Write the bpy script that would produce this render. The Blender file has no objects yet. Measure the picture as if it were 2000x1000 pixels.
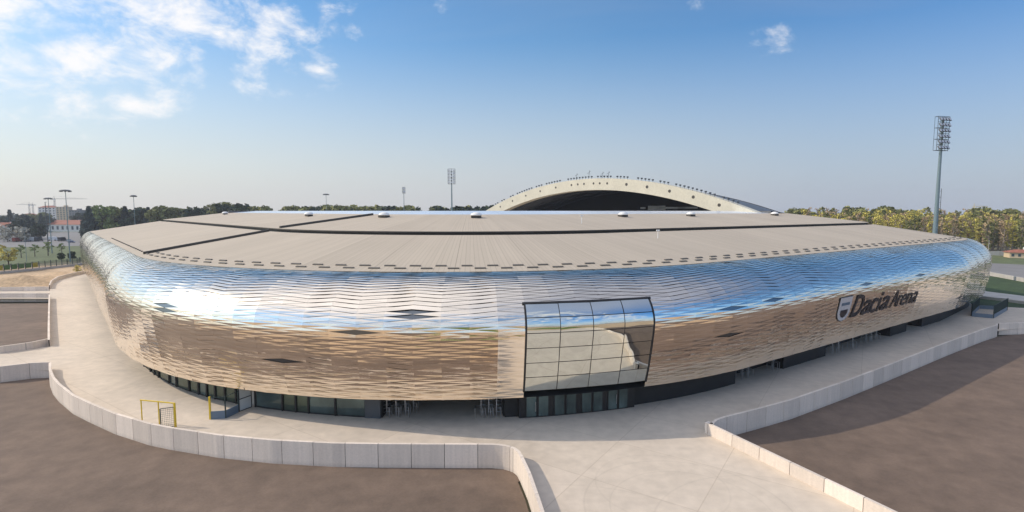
import bpy, math, random
from mathutils import Vector, Matrix, Euler
random.seed(7)
R = math.radians
scn = bpy.context.scene
# ------------------------------------------------------------------ camera
F = 1035.0; PITCH = math.atan(88 / F); H = 22.0
cam_d = bpy.data.cameras.new('camera'); cam = bpy.data.objects.new('camera', cam_d)
scn.collection.objects.link(cam); scn.camera = cam
cam_d.sensor_width = 36; cam_d.lens = F / 2000 * 36; cam_d.clip_start = .1; cam_d.clip_end = 9000
cam.location = (0, 0, H); cam.rotation_euler = (math.pi / 2 - PITCH, 0, 0)
def ray(u, v):
    x = (u - 1000) / F; y = (500 - v) / F
    c, s = math.cos(PITCH), math.sin(PITCH)
    return Vector((x, c + y * s, y * c - s))
def G(u, v, z=0.0):
    d = ray(u, v); t = (z - H) / d.z
    return Vector((d.x * t, d.y * t, z))
def proj(p):
    c, s = math.cos(PITCH), math.sin(PITCH)
    dz = p[2] - H
    f = p[1] * c - dz * s; up = p[1] * s + dz * c
    return 1000 + F * p[0] / f, 500 - F * up / f
# ------------------------------------------------------------------ light
SUN = Vector((-1.45, .13, 1)).normalized()
sun_az = math.atan2(SUN.x, SUN.y); sun_el = math.asin(SUN.z)
ld = bpy.data.lights.new('sun', 'SUN'); ld.energy = 2.75; ld.angle = R(.53); ld.color = (1, .88, .72)
lo = bpy.data.objects.new('sun', ld); scn.collection.objects.link(lo)
lo.rotation_euler = SUN.to_track_quat('Z', 'Y').to_euler(); lo.location = (-60, 20, 120)
scn.view_settings.view_transform = 'Standard'; scn.view_settings.look = 'None'
scn.view_settings.exposure = .2; scn.view_settings.gamma = 1
w = bpy.data.worlds.new('World'); scn.world = w; w.use_nodes = True
nt = w.node_tree; nt.nodes.clear()
def N(nt, t, **k):
    n = nt.nodes.new(t)
    for a, b in k.items():
        if a[0] == 'i' and a[1:].isdigit(): n.inputs[int(a[1:])].default_value = b
        else: setattr(n, a, b)
    return n
def build_world():
    L = nt.links.new
    out = N(nt, 'ShaderNodeOutputWorld'); bg = N(nt, 'ShaderNodeBackground'); L(bg.outputs[0], out.inputs[0])
    sky = N(nt, 'ShaderNodeTexSky', sky_type='NISHITA'); sky.sun_disc = False
    sky.sun_elevation = sun_el; sky.sun_rotation = sun_az; sky.air_density = 1.0; sky.dust_density = 1.0; sky.ozone_density = 2.2
    bg.inputs[1].default_value = .125
    tc = N(nt, 'ShaderNodeTexCoord'); sep = N(nt, 'ShaderNodeSeparateXYZ'); L(tc.outputs['Generated'], sep.inputs[0])
    # cloud layer seen on a high flat plane: direction / (height + .12)
    zz = N(nt, 'ShaderNodeMath', operation='ADD'); L(sep.outputs[2], zz.inputs[0]); zz.inputs[1].default_value = .12
    zm = N(nt, 'ShaderNodeMath', operation='MAXIMUM'); L(zz.outputs[0], zm.inputs[0]); zm.inputs[1].default_value = .03
    dv = N(nt, 'ShaderNodeVectorMath', operation='DIVIDE'); L(tc.outputs['Generated'], dv.inputs[0])
    cb = N(nt, 'ShaderNodeCombineXYZ')
    for i in range(3): L(zm.outputs[0], cb.inputs[i])
    L(cb.outputs[0], dv.inputs[1])
    no = N(nt, 'ShaderNodeTexNoise', noise_dimensions='3D'); no.inputs['Scale'].default_value = 13; no.inputs['Detail'].default_value = 9
    no.inputs['Roughness'].default_value = .62; no.inputs['Distortion'].default_value = .25; mc = N(nt, 'ShaderNodeMapping'); mc.inputs['Scale'].default_value = (1, 1, 1.7); mc.inputs['Rotation'].default_value = (0, R(-22), 0); L(tc.outputs['Generated'], mc.inputs[0]); L(mc.outputs[0], no.inputs['Vector'])
    def blob(u, v, r0, r1):
        d = ray(u, v).normalized()
        vm = N(nt, 'ShaderNodeVectorMath', operation='DISTANCE'); nn = N(nt, 'ShaderNodeVectorMath', operation='NORMALIZE')
        L(tc.outputs['Generated'], nn.inputs[0]); L(nn.outputs[0], vm.inputs[0]); vm.inputs[1].default_value = d
        mr = N(nt, 'ShaderNodeMapRange'); mr.inputs[1].default_value = r0; mr.inputs[2].default_value = r1
        mr.inputs[3].default_value = 1; mr.inputs[4].default_value = 0; mr.interpolation_type = 'SMOOTHSTEP'
        L(vm.outputs['Value'], mr.inputs[0]); return mr.outputs[0]
    acc = None
    for u, v, a, b, amp in [(70, 50, .08, .22, 1.17), (250, 70, .08, .19, 1.14), (60, 115, .04, .14, 1.05), (-140, 60, .08, .24, 1.1), (360, 40, .0, .15, .98), (470, 60, .02, .17, 1.06), (480, 120, .0, .14, 1.04), (250, 125, .02, .12, 1.0), (628, 145, .0, .10, 1.08), (560, 150, .0, .08, .95), (-900, -300, .2, .6, .8),
                            (1512, 84, .0, .10, 1.02), (1352, 52, 0, .06, .93), (1370, 12, 0, .07, .95), (850, -6, .0, .07, 1.05), (560, 20, .0, .15, 1.0), (640, 15, .0, .10, 1.0), (690, 55, 0, .045, .95)]:
        m = N(nt, 'ShaderNodeMath', operation='MULTIPLY'); L(blob(u, v, a, b), m.inputs[0]); m.inputs[1].default_value = amp
        if acc is None: acc = m
        else:
            x = N(nt, 'ShaderNodeMath', operation='MAXIMUM'); L(acc.outputs[0], x.inputs[0]); L(m.outputs[0], x.inputs[1]); acc = x
    # clouds behind the camera (they show in the reflecting cladding)
    sy = N(nt, 'ShaderNodeMapRange'); L(sep.outputs[1], sy.inputs[0]); sy.inputs[1].default_value = -.25; sy.inputs[2].default_value = -.6
    sy.inputs[3].default_value = 0; sy.inputs[4].default_value = 1.08
    x = N(nt, 'ShaderNodeMath', operation='MAXIMUM'); L(acc.outputs[0], x.inputs[0]); L(sy.outputs[0], x.inputs[1]); acc = x
    s1 = N(nt, 'ShaderNodeMath', operation='MULTIPLY_ADD'); L(acc.outputs[0], s1.inputs[0]); s1.inputs[1].default_value = .42; s1.inputs[2].default_value = -.42
    s2 = N(nt, 'ShaderNodeMath', operation='ADD'); L(no.outputs['Fac'], s2.inputs[0]); L(s1.outputs[0], s2.inputs[1])
    cm = N(nt, 'ShaderNodeMapRange'); cm.inputs[1].default_value = .42; cm.inputs[2].default_value = .74; cm.interpolation_type = 'SMOOTHSTEP'
    cm.inputs[4].default_value = .92
    L(s2.outputs[0], cm.inputs[0])
    # thin high veil
    n2 = N(nt, 'ShaderNodeTexNoise'); n2.inputs['Scale'].default_value = .9; n2.inputs['Detail'].default_value = 5; n2.inputs['Distortion'].default_value = .8
    mp = N(nt, 'ShaderNodeMapping'); mp.inputs['Scale'].default_value = (.5, 1.6, 1); mp.inputs['Rotation'].default_value = (0, 0, R(25)); L(dv.outputs[0], mp.inputs[0]); L(mp.outputs[0], n2.inputs['Vector'])
    vm = N(nt, 'ShaderNodeMapRange'); vm.inputs[1].default_value = .35; vm.inputs[2].default_value = .75; vm.inputs[4].default_value = .16; L(n2.outputs['Fac'], vm.inputs[0])
    # veil thickens towards horizon
    hz = N(nt, 'ShaderNodeMapRange'); L(sep.outputs[2], hz.inputs[0]); hz.inputs[1].default_value = .0; hz.inputs[2].default_value = .36; hz.inputs[3].default_value = .86; hz.inputs[4].default_value = 0
    hz.interpolation_type = 'SMOOTHSTEP'
    ad = N(nt, 'ShaderNodeMath', operation='MAXIMUM'); L(vm.outputs[0], ad.inputs[0]); L(hz.outputs[0], ad.inputs[1])
    mx = N(nt, 'ShaderNodeMixRGB'); L(ad.outputs[0], mx.inputs[0]); 
    hx = N(nt, 'ShaderNodeMapRange'); L(sep.outputs[0], hx.inputs[0]); hx.inputs[1].default_value = -.75; hx.inputs[2].default_value = .5
    hc = N(nt, 'ShaderNodeMixRGB'); hc.inputs[1].default_value = (5.5, 5.3, 5.15, 1); hc.inputs[2].default_value = (3.3, 3.55, 4.25, 1); L(hx.outputs[0], hc.inputs[0]); L(hc.outputs[0], mx.inputs[2])
    hs = N(nt, 'ShaderNodeHueSaturation'); hs.inputs['Saturation'].default_value = 1.28; 
    vb = N(nt, 'ShaderNodeMapRange'); L(sep.outputs[1], vb.inputs[0]); vb.inputs[1].default_value = .1; vb.inputs[2].default_value = -.6; vb.inputs[3].default_value = 1.0; vb.inputs[4].default_value = 1.6; L(vb.outputs[0], hs.inputs['Value']); tn = N(nt, 'ShaderNodeMixRGB', blend_type='MULTIPLY'); tn.inputs[0].default_value = 1; tn.inputs[2].default_value = (.95, 1.12, 1.15, 1); L(sky.outputs[0], hs.inputs['Color'])
    # unseen bright overcast added high overhead to fill shade and whiten reflections
    zc = N(nt, 'ShaderNodeMapRange'); zc.interpolation_type = 'SMOOTHSTEP'; L(sep.outputs[2], zc.inputs[0]); zc.inputs[1].default_value = .42; zc.inputs[2].default_value = .84; zc.inputs[4].default_value = .9
    mz = N(nt, 'ShaderNodeMixRGB'); zx = N(nt, 'ShaderNodeMapRange'); L(sep.outputs[0], zx.inputs[0]); zx.inputs[1].default_value = .25; zx.inputs[2].default_value = -.15; zx.inputs[3].default_value = .35; zx.inputs[4].default_value = 1; zy = N(nt, 'ShaderNodeMath', operation='MULTIPLY'); L(zc.outputs[0], zy.inputs[0]); L(zx.outputs[0], zy.inputs[1]); L(zy.outputs[0], mz.inputs[0]); L(hs.outputs[0], tn.inputs[1]); 
    xr = N(nt, 'ShaderNodeMapRange'); L(sep.outputs[0], xr.inputs[0]); xr.inputs[1].default_value = .1; xr.inputs[2].default_value = .65
    xt = N(nt, 'ShaderNodeMixRGB'); xt.inputs[1].default_value = (.96, 1.11, 1.12, 1); xt.inputs[2].default_value = (.66, .90, 1.04, 1); L(xr.outputs[0], xt.inputs[0]); L(xt.outputs[0], tn.inputs[2]); L(tn.outputs[0], mz.inputs[1]); mz.inputs[2].default_value = (8.2, 8.1, 8.5, 1); L(mz.outputs[0], mx.inputs[1])
    mx2 = N(nt, 'ShaderNodeMixRGB'); L(cm.outputs[0], mx2.inputs[0]); L(mx.outputs[0], mx2.inputs[1]); mx2.inputs[2].default_value = (7.3, 7.15, 7.1, 1)
    L(mx2.outputs[0], bg.inputs[0])
build_world()
# ------------------------------------------------------------------ materials
MATS = {}
def mat(name, col, rough=.7, metal=0.0, noise=None, var=.15, bump=0.0, bscale=None, island=0.0, coord='Object', stretch=(1, 1, 1), detail=6, spec=None, alpha=None, trans=0, col2=None, nscale2=None, extra=None):
    m = bpy.data.materials.new(name); m.use_nodes = True; t = m.node_tree; L = t.links.new
    b = t.nodes['Principled BSDF']; b.inputs['Base Color'].default_value = (*col, 1); b.inputs['Roughness'].default_value = rough; b.inputs['Metallic'].default_value = metal
    if spec is not None: b.inputs['Specular IOR Level'].default_value = spec
    if trans: b.inputs['Transmission Weight'].default_value = trans
    tc = t.nodes.new('ShaderNodeTexCoord'); mp = t.nodes.new('ShaderNodeMapping'); mp.inputs['Scale'].default_value = stretch
    L(tc.outputs[coord], mp.inputs[0]); last = None
    if noise:
        n = t.nodes.new('ShaderNodeTexNoise'); n.inputs['Scale'].default_value = noise; n.inputs['Detail'].default_value = detail; L(mp.outputs[0], n.inputs['Vector'])
        r = t.nodes.new('ShaderNodeMapRange'); r.inputs[1].default_value = .3; r.inputs[2].default_value = .7; L(n.outputs['Fac'], r.inputs[0])
        mx = t.nodes.new('ShaderNodeMixRGB'); L(r.outputs[0], mx.inputs[0])
        c2 = col2 or tuple(min(1, c * (1 + var)) for c in col); c1 = tuple(c * (1 - var) for c in col) if not col2 else col
        mx.inputs[1].default_value = (*c1, 1); mx.inputs[2].default_value = (*c2, 1); last = mx.outputs[0]
        if nscale2:
            n3 = t.nodes.new('ShaderNodeTexNoise'); n3.inputs['Scale'].default_value = nscale2; n3.inputs['Detail'].default_value = 4; L(tc.outputs[coord], n3.inputs['Vector'])
            r3 = t.nodes.new('ShaderNodeMapRange'); r3.inputs[1].default_value = .3; r3.inputs[2].default_value = .7; r3.inputs[3].default_value = 1 - var; r3.inputs[4].default_value = 1 + var
            L(n3.outputs['Fac'], r3.inputs[0]); hs = t.nodes.new('ShaderNodeHueSaturation'); L(r3.outputs[0], hs.inputs['Value']); L(last, hs.inputs['Color']); last = hs.outputs[0]
    if island:
        g = t.nodes.new('ShaderNodeNewGeometry'); r = t.nodes.new('ShaderNodeMapRange'); r.inputs[3].default_value = 1 - island; r.inputs[4].default_value = 1 + island
        L(g.outputs['Random Per Island'], r.inputs[0]); hs = t.nodes.new('ShaderNodeHueSaturation'); L(r.outputs[0], hs.inputs['Value'])
        if last: L(last, hs.inputs['Color'])
        else: hs.inputs['Color'].default_value = (*col, 1)
        last = hs.outputs[0]
    if extra: last = extra(t, tc, last)
    if last: L(last, b.inputs['Base Color'])
    if bump:
        n = t.nodes.new('ShaderNodeTexNoise'); n.inputs['Scale'].default_value = bscale or (noise or 1) * 4; n.inputs['Detail'].default_value = 4; L(mp.outputs[0], n.inputs['Vector'])
        bn = t.nodes.new('ShaderNodeBump'); bn.inputs['Strength'].default_value = 1; bn.inputs['Distance'].default_value = bump; L(n.outputs['Fac'], bn.inputs['Height']); L(bn.outputs[0], b.inputs['Normal'])
    MATS[name] = m; return m
def plaza_extra(t, tc, last):
    L = t.links.new
    # broom-finished slabs: large bays with thin darker joints, and tyre arcs
    mp = t.nodes.new('ShaderNodeMapping'); mp.inputs['Rotation'].default_value = (0, 0, R(34)); L(tc.outputs['Object'], mp.inputs[0])
    br = t.nodes.new('ShaderNodeTexBrick'); br.inputs['Scale'].default_value = 1; br.inputs['Brick Width'].default_value = 9.5; br.inputs['Row Height'].default_value = 7.7
    br.offset = 0; br.inputs['Mortar Size'].default_value = .045; br.inputs['Mortar Smooth'].default_value = .2
    br.inputs[1].default_value = (1, 1, 1, 1); br.inputs[2].default_value = (.93, .93, .92, 1); br.inputs[3].default_value = (.78, .76, .73, 1); L(mp.outputs[0], br.inputs[0])
    m = t.nodes.new('ShaderNodeMixRGB'); m.blend_type = 'MULTIPLY'; m.inputs[0].default_value = .8; L(last, m.inputs[1]); L(br.outputs[0], m.inputs[2]); last = m.outputs[0]
    for (cx, cy, r, wd, k) in [(13, 37.5, 7.6, .12, .09), (13.2, 37.3, 5.9, .10, .08), (19, 33, 9.5, .12, .07), (4, 28, 13, .16, .06), (-38, 63, 11, .14, .05), (12, 41, 5.2, .12, .06)]:
        d = t.nodes.new('ShaderNodeVectorMath'); d.operation = 'DISTANCE'; L(tc.outputs['Object'], d.inputs[0]); d.inputs[1].default_value = (cx, cy, 0)
        a = t.nodes.new('ShaderNodeMath'); a.operation = 'SUBTRACT'; L(d.outputs['Value'], a.inputs[0]); a.inputs[1].default_value = r
        b = t.nodes.new('ShaderNodeMath'); b.operation = 'ABSOLUTE'; L(a.outputs[0], b.inputs[0])
        c = t.nodes.new('ShaderNodeMapRange'); L(b.outputs[0], c.inputs[0]); c.inputs[1].default_value = 0; c.inputs[2].default_value = wd; c.inputs[3].default_value = 1 - k; c.inputs[4].default_value = 1
        h = t.nodes.new('ShaderNodeHueSaturation'); L(c.outputs[0], h.inputs['Value']); L(last, h.inputs['Color']); last = h.outputs[0]
    return last
def asph_extra(t, tc, last):
    L = t.links.new
    for (cx, cy, r, wd, k) in [(-30, 20, 17, .35, .10), (-30, 20, 15.2, .3, .09), (-20, 14, 24, .4, .08), (-62, 38, 12, .3, .08), (62, 18, 30, .4, .10), (62, 18, 28.2, .4, .09), (80, 55, 14, .3, .09), (45, 8, 22, .35, .08), (-90, 105, 13, .3, .08)]:
        d = t.nodes.new('ShaderNodeVectorMath'); d.operation = 'DISTANCE'; L(tc.outputs['Object'], d.inputs[0]); d.inputs[1].default_value = (cx, cy, -1.1)
        a = t.nodes.new('ShaderNodeMath'); a.operation = 'SUBTRACT'; L(d.outputs['Value'], a.inputs[0]); a.inputs[1].default_value = r
        b = t.nodes.new('ShaderNodeMath'); b.operation = 'ABSOLUTE'; L(a.outputs[0], b.inputs[0])
        c = t.nodes.new('ShaderNodeMapRange'); L(b.outputs[0], c.inputs[0]); c.inputs[1].default_value = 0; c.inputs[2].default_value = wd * 2; c.inputs[3].default_value = 1 - k; c.inputs[4].default_value = 1
        h = t.nodes.new('ShaderNodeHueSaturation'); L(c.outputs[0], h.inputs['Value']); L(last, h.inputs['Color']); last = h.outputs[0]
    n = t.nodes.new('ShaderNodeTexNoise'); n.inputs['Scale'].default_value = 5; n.inputs['Detail'].default_value = 8; n.inputs['Roughness'].default_value = .75; L(tc.outputs['Object'], n.inputs['Vector'])
    r_ = t.nodes.new('ShaderNodeMapRange'); r_.inputs[1].default_value = .3; r_.inputs[2].default_value = .7; r_.inputs[3].default_value = .86; r_.inputs[4].default_value = 1.14; L(n.outputs['Fac'], r_.inputs[0])
    h = t.nodes.new('ShaderNodeHueSaturation'); L(r_.outputs[0], h.inputs['Value']); L(last, h.inputs['Color']); return h.outputs[0]
def precast_extra(t, tc, last):
    L = t.links.new; mp = t.nodes.new('ShaderNodeMapping'); mp.inputs['Scale'].default_value = (1, 1, .04); L(tc.outputs['Object'], mp.inputs[0])
    n = t.nodes.new('ShaderNodeTexNoise'); n.inputs['Scale'].default_value = 3.5; n.inputs['Detail'].default_value = 5; L(mp.outputs[0], n.inputs['Vector'])
    r_ = t.nodes.new('ShaderNodeMapRange'); r_.inputs[1].default_value = .3; r_.inputs[2].default_value = .7; r_.inputs[3].default_value = .93; r_.inputs[4].default_value = 1.04; L(n.outputs['Fac'], r_.inputs[0])
    h = t.nodes.new('ShaderNodeHueSaturation'); L(r_.outputs[0], h.inputs['Value']); L(last, h.inputs['Color']); last = h.outputs[0]
    sp = t.nodes.new('ShaderNodeSeparateXYZ'); L(tc.outputs['Object'], sp.inputs[0])   # tone darkens towards the foot
    g = t.nodes.new('ShaderNodeMapRange'); L(sp.outputs[2], g.inputs[0]); g.inputs[1].default_value = -1.1; g.inputs[2].default_value = -.7; g.inputs[3].default_value = .82; g.inputs[4].default_value = 1
    h = t.nodes.new('ShaderNodeHueSaturation'); L(g.outputs[0], h.inputs['Value']); L(last, h.inputs['Color']); return h.outputs[0]
def roof_extra(t, tc, last):
    L = t.links.new
    sp = t.nodes.new('ShaderNodeSeparateXYZ'); L(tc.outputs['UV'], sp.inputs[0])
    for wd, amp in ((.6, .035), (9.5, .03)):
        a = t.nodes.new('ShaderNodeMath'); a.operation = 'DIVIDE'; L(sp.outputs[0], a.inputs[0]); a.inputs[1].default_value = wd
        f = t.nodes.new('ShaderNodeMath'); f.operation = 'FLOOR'; L(a.outputs[0], f.inputs[0])
        wn = t.nodes.new('ShaderNodeTexWhiteNoise'); wn.noise_dimensions = '1D'; L(f.outputs[0], wn.inputs['W'])
        r = t.nodes.new('ShaderNodeMapRange'); L(wn.outputs[0], r.inputs[0]); r.inputs[3].default_value = 1 - amp; r.inputs[4].default_value = 1 + amp
        fr = t.nodes.new('ShaderNodeMath'); fr.operation = 'FRACT'; L(a.outputs[0], fr.inputs[0])
        g = t.nodes.new('ShaderNodeMath'); g.operation = 'LESS_THAN'; L(fr.outputs[0], g.inputs[0]); g.inputs[1].default_value = .16 if wd < 1 else .012
        g2 = t.nodes.new('ShaderNodeMath'); g2.operation = 'MULTIPLY_ADD'; L(g.outputs[0], g2.inputs[0]); g2.inputs[1].default_value = -.14 if wd < 1 else -.2; L(r.outputs[0], g2.inputs[2])
        h = t.nodes.new('ShaderNodeHueSaturation'); L(g2.outputs[0], h.inputs['Value']); L(last, h.inputs['Color']); last = h.outputs[0]
    return last
mat('plaza', (.60, .51, .415), .85, noise=.12, var=.08, bump=.01, bscale=2, nscale2=.9, extra=plaza_extra)
mat('asphalt', (.155, .109, .08), .9, noise=.055, var=.15, nscale2=.6, stretch=(1, 2.6, 1), extra=asph_extra, bump=.02, bscale=3)
mat('soil', (.50, .35, .21), .95, noise=.08, var=.25, nscale2=1.1, bump=.1, bscale=1)
mat('terrain', (.10, .105, .05), .95, noise=.02, col2=(.20, .17, .11), nscale2=.2)
mat('grass', (.10, .12, .045), .95, noise=.25, var=.25, nscale2=1.5)
mat('grassbank', (.07, .14, .02), .95, noise=.15, col2=(.15, .19, .05))
mat('grassdark', (.035, .062, .016), .95, noise=.25, var=.25, nscale2=1.5)
mat('precast', (.72, .62, .53), .8, noise=.8, var=.05, island=.13, stretch=(1, 1, .2), nscale2=6, extra=precast_extra)
mat('precast_cap', (.58, .54, .48), .8, noise=.8, var=.04)
mat('roof', (.47, .40, .315), .8, spec=.25, noise=.1, var=.03, coord='UV', extra=roof_extra)
mat('gutter', (.06, .052, .043), .6)
mat('roofglass', (.72, .76, .84), .22, metal=.35, noise=.05, var=.15, coord='UV', stretch=(1, .2, 1))
mat('steel', (.55, .56, .58), .35, metal=1)
mat('black', (.012, .012, .013), .5, noise=2, var=.3)
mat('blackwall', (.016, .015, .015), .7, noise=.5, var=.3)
mat('dark', (.03, .028, .026), .9)
mat('glass_green', (.10, .13, .10), .06, metal=.55, noise=.3, var=.3)
mat('glass_dark', (.11, .15, .145), .04, metal=.45, noise=.3, var=.5)
mat('opening', (.16, .18, .20), .12, metal=.9)
mat('slot', (.13, .115, .095), .7)
mat('frost', (.55, .58, .58), .5)
mat('yellow', (.75, .52, .03), .45)
mat('bluegrey', (.12, .17, .23), .5)
mat('archcream', (.60, .56, .45), .75, noise=.25, var=.06, nscale2=2)
mat('greysheet', (.10, .105, .115), .5, noise=.1, var=.1)
mat('mastpaint', (.16, .22, .24), .45)
mat('mastdark', (.07, .08, .09), .5)
mat('lampglass', (.55, .56, .58), .2)
mat('bark', (.10, .075, .055), .95)
mat('palebark', (.28, .23, .18), .95)
mat('white', (.75, .74, .72), .6)
mat('wallcream', (.62, .48, .32), .8)
mat('wallwhite', (.72, .70, .68), .8)
mat('redtile', (.30, .11, .07), .85, noise=1, var=.2)
mat('pane', (.06, .08, .10), .1)
mat('letter', (.018, .016, .022), .35)
mat('badge', (.80, .82, .85), .25, metal=.4)
mat('seats', (.10, .13, .18), .8, noise=.6, var=.5)
mat('kerb', (.45, .42, .38), .85, noise=.3, var=.1)
mat('road', (.20, .19, .185), .9, noise=.1, var=.1)
mat('fencedark', (.03, .05, .05), .6)
mat('bannergreen', (.12, .25, .06), .8); mat('banneryellow', (.55, .45, .04), .8)
def leafmat(name, c, v=.35): return mat(name, c, .9, noise=.35, var=v, island=.3)
leafmat('leafdark', (.035, .055, .028)); leafmat('leafblue', (.035, .06, .048)); leafmat('leafgreen', (.20, .25, .07)); leafmat('leafyellow', (.50, .43, .10)); leafmat('twigs', (.42, .30, .17)); leafmat('blossom', (.45, .42, .34)); leafmat('leafolive', (.19, .19, .06))
# mirror cladding: facets, each panel island with its own sheen, gently oil-canned
def clad():
    m = bpy.data.materials.new('cladding'); m.use_nodes = True; t = m.node_tree; L = t.links.new; b = t.nodes['Principled BSDF']
    b.inputs['Metallic'].default_value = 1
    g = t.nodes.new('ShaderNodeNewGeometry'); r = t.nodes.new('ShaderNodeMapRange'); L(g.outputs['Random Per Island'], r.inputs[0]); r.inputs[3].default_value = .88; r.inputs[4].default_value = 1.0
    h = t.nodes.new('ShaderNodeHueSaturation'); h.inputs['Color'].default_value = (1.0, .90, .77, 1); L(r.outputs[0], h.inputs['Value']); L(h.outputs[0], b.inputs['Base Color'])
    r2 = t.nodes.new('ShaderNodeMapRange'); L(g.outputs['Random Per Island'], r2.inputs[0]); r2.inputs[3].default_value = .08; r2.inputs[4].default_value = .16; L(r2.outputs[0], b.inputs['Roughness'])
    tc = t.nodes.new('ShaderNodeTexCoord'); mp = t.nodes.new('ShaderNodeMapping'); mp.inputs['Scale'].default_value = (.35, .35, 1.6); L(tc.outputs['Object'], mp.inputs[0])
    n = t.nodes.new('ShaderNodeTexNoise'); n.inputs['Scale'].default_value = 1.1; n.inputs['Detail'].default_value = 2; L(mp.outputs[0], n.inputs['Vector'])
    bn = t.nodes.new('ShaderNodeBump'); bn.inputs['Distance'].default_value = .03; L(n.outputs['Fac'], bn.inputs['Height']); L(bn.outputs[0], b.inputs['Normal'])
    MATS['cladding'] = m
clad()
def mirror():
    m = bpy.data.materials.new('mirrorglass'); m.use_nodes = True; t = m.node_tree; L = t.links.new; b = t.nodes['Principled BSDF']
    b.inputs['Metallic'].default_value = 1; b.inputs['Roughness'].default_value = .03; b.inputs['Base Color'].default_value = (.66, .69, .66, 1)
    tc = t.nodes.new('ShaderNodeTexCoord'); n = t.nodes.new('ShaderNodeTexNoise'); n.inputs['Scale'].default_value = .35; n.inputs['Detail'].default_value = 0; L(tc.outputs['Object'], n.inputs['Vector'])
    bn = t.nodes.new('ShaderNodeBump'); bn.inputs['Distance'].default_value = .08; L(n.outputs['Fac'], bn.inputs['Height']); L(bn.outputs[0], b.inputs['Normal'])
    MATS['mirrorglass'] = m
mirror()
# ------------------------------------------------------------------ mesh helpers
class MB:
    def __init__(s): s.v = []; s.f = []; s.uv = {}
    def face(s, pts, uv=None):
        i = len(s.v); s.v += [tuple(p) for p in pts]; s.f.append(tuple(range(i, i + len(pts))))
        if uv: s.uv[len(s.f) - 1] = uv
    def hexa(s, a, b):
        "a: 4 bottom points, b: 4 top points, same winding (ccw seen from above)"
        i = len(s.v); s.v += [tuple(p) for p in a] + [tuple(p) for p in b]
        s.f += [(i + 3, i + 2, i + 1, i), (i + 4, i + 5, i + 6, i + 7)] + [(i + k, i + (k + 1) % 4, i + 4 + (k + 1) % 4, i + 4 + k) for k in range(4)]
    def box(s, c, d, rz=0.0, M=None):
        x, y, z = d[0] / 2, d[1] / 2, d[2] / 2
        Q = M if M else Matrix.Rotation(rz, 3, 'Z'); c = Vector(c)
        P = [c + Q @ Vector(p) for p in [(-x, -y, -z), (x, -y, -z), (x, y, -z), (-x, y, -z), (-x, -y, z), (x, -y, z), (x, y, z), (-x, y, z)]]
        s.hexa(P[:4], P[4:])
    def bar(s, a, b, r, r2=None, n=8, cap=True):
        a = Vector(a); b = Vector(b); r2 = r if r2 is None else r2; d = (b - a).normalized()
        x = d.orthogonal().normalized(); y = d.cross(x); i = len(s.v)
        for c, rr in ((a, r), (b, r2)):
            for k in range(n): s.v.append(tuple(c + (x * math.cos(2 * math.pi * k / n) + y * math.sin(2 * math.pi * k / n)) * rr))
        for k in range(n): s.f.append((i + k, i + (k + 1) % n, i + n + (k + 1) % n, i + n + k))
        if cap: s.f.append(tuple(i + k for k in reversed(range(n)))); s.f.append(tuple(i + n + k for k in range(n)))
    def lathe(s, prof, c, n=16):
        i = len(s.v)
        for r, z in prof:
            for k in range(n): s.v.append((c[0] + r * math.cos(2 * math.pi * k / n), c[1] + r * math.sin(2 * math.pi * k / n), c[2] + z))
        for j in range(len(prof) - 1):
            for k in range(n): s.f.append((i + j * n + k, i + j * n + (k + 1) % n, i + (j + 1) * n + (k + 1) % n, i + (j + 1) * n + k))
    def build(s, name, m, parent=None, smooth=False):
        me = bpy.data.meshes.new(name); me.from_pydata(s.v, [], s.f)
        if s.uv:
            ul = me.uv_layers.new(name='UVMap')
            for fi, uvs in s.uv.items():
                for k, li in enumerate(me.polygons[fi].loop_indices): ul.data[li].uv = uvs[k]
        me.materials.append(MATS[m] if isinstance(m, str) else m)
        if smooth:
            for p in me.polygons: p.use_smooth = True
        me.update(); o = bpy.data.objects.new(name, me); scn.collection.objects.link(o)
        if parent: o.parent = parent; o.matrix_parent_inverse = Matrix.Translation(-parent.location) if parent.type == 'EMPTY' and parent.parent is None and parent.rotation_euler.z == 0 else Matrix()
        return o
def tag(o, label=None, cat=None, group=None, kind=None):
    if label: o['label'] = label
    if cat: o['category'] = cat
    if group: o['group'] = group
    if kind: o['kind'] = kind
    return o
def empty(name, loc, label, cat, group=None, rz=0.0):
    o = bpy.data.objects.new(name, None); scn.collection.objects.link(o); o.location = loc; o.rotation_euler = (0, 0, rz); o.empty_display_size = .5
    return tag(o, label, cat, group)
def localpart(mb, name, m, parent, smooth=False):
    "mesh modelled in the parent's own coordinates"
    o = mb.build(name, m, None, smooth); o.parent = parent; return o
def copy_tree(o, parent=None):
    c = o.copy(); scn.collection.objects.link(c)
    if parent: c.parent = parent
    for ch in list(o.children): copy_tree(ch, c)
    return c
def sheet(name, pts, z, m, kind='structure', label=None, cat=None):
    from mathutils.geometry import tessellate_polygon
    P = [Vector((p[0], p[1], z)) for p in pts]; mb = MB(); mb.v = [tuple(p) for p in P]
    mb.f = [tuple(t) for t in tessellate_polygon([P])]
    o = mb.build(name, m)
    if sum(p.normal.z for p in o.data.polygons) < 0: o.data.flip_normals()
    return tag(o, kind=kind, label=label, cat=cat)
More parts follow.
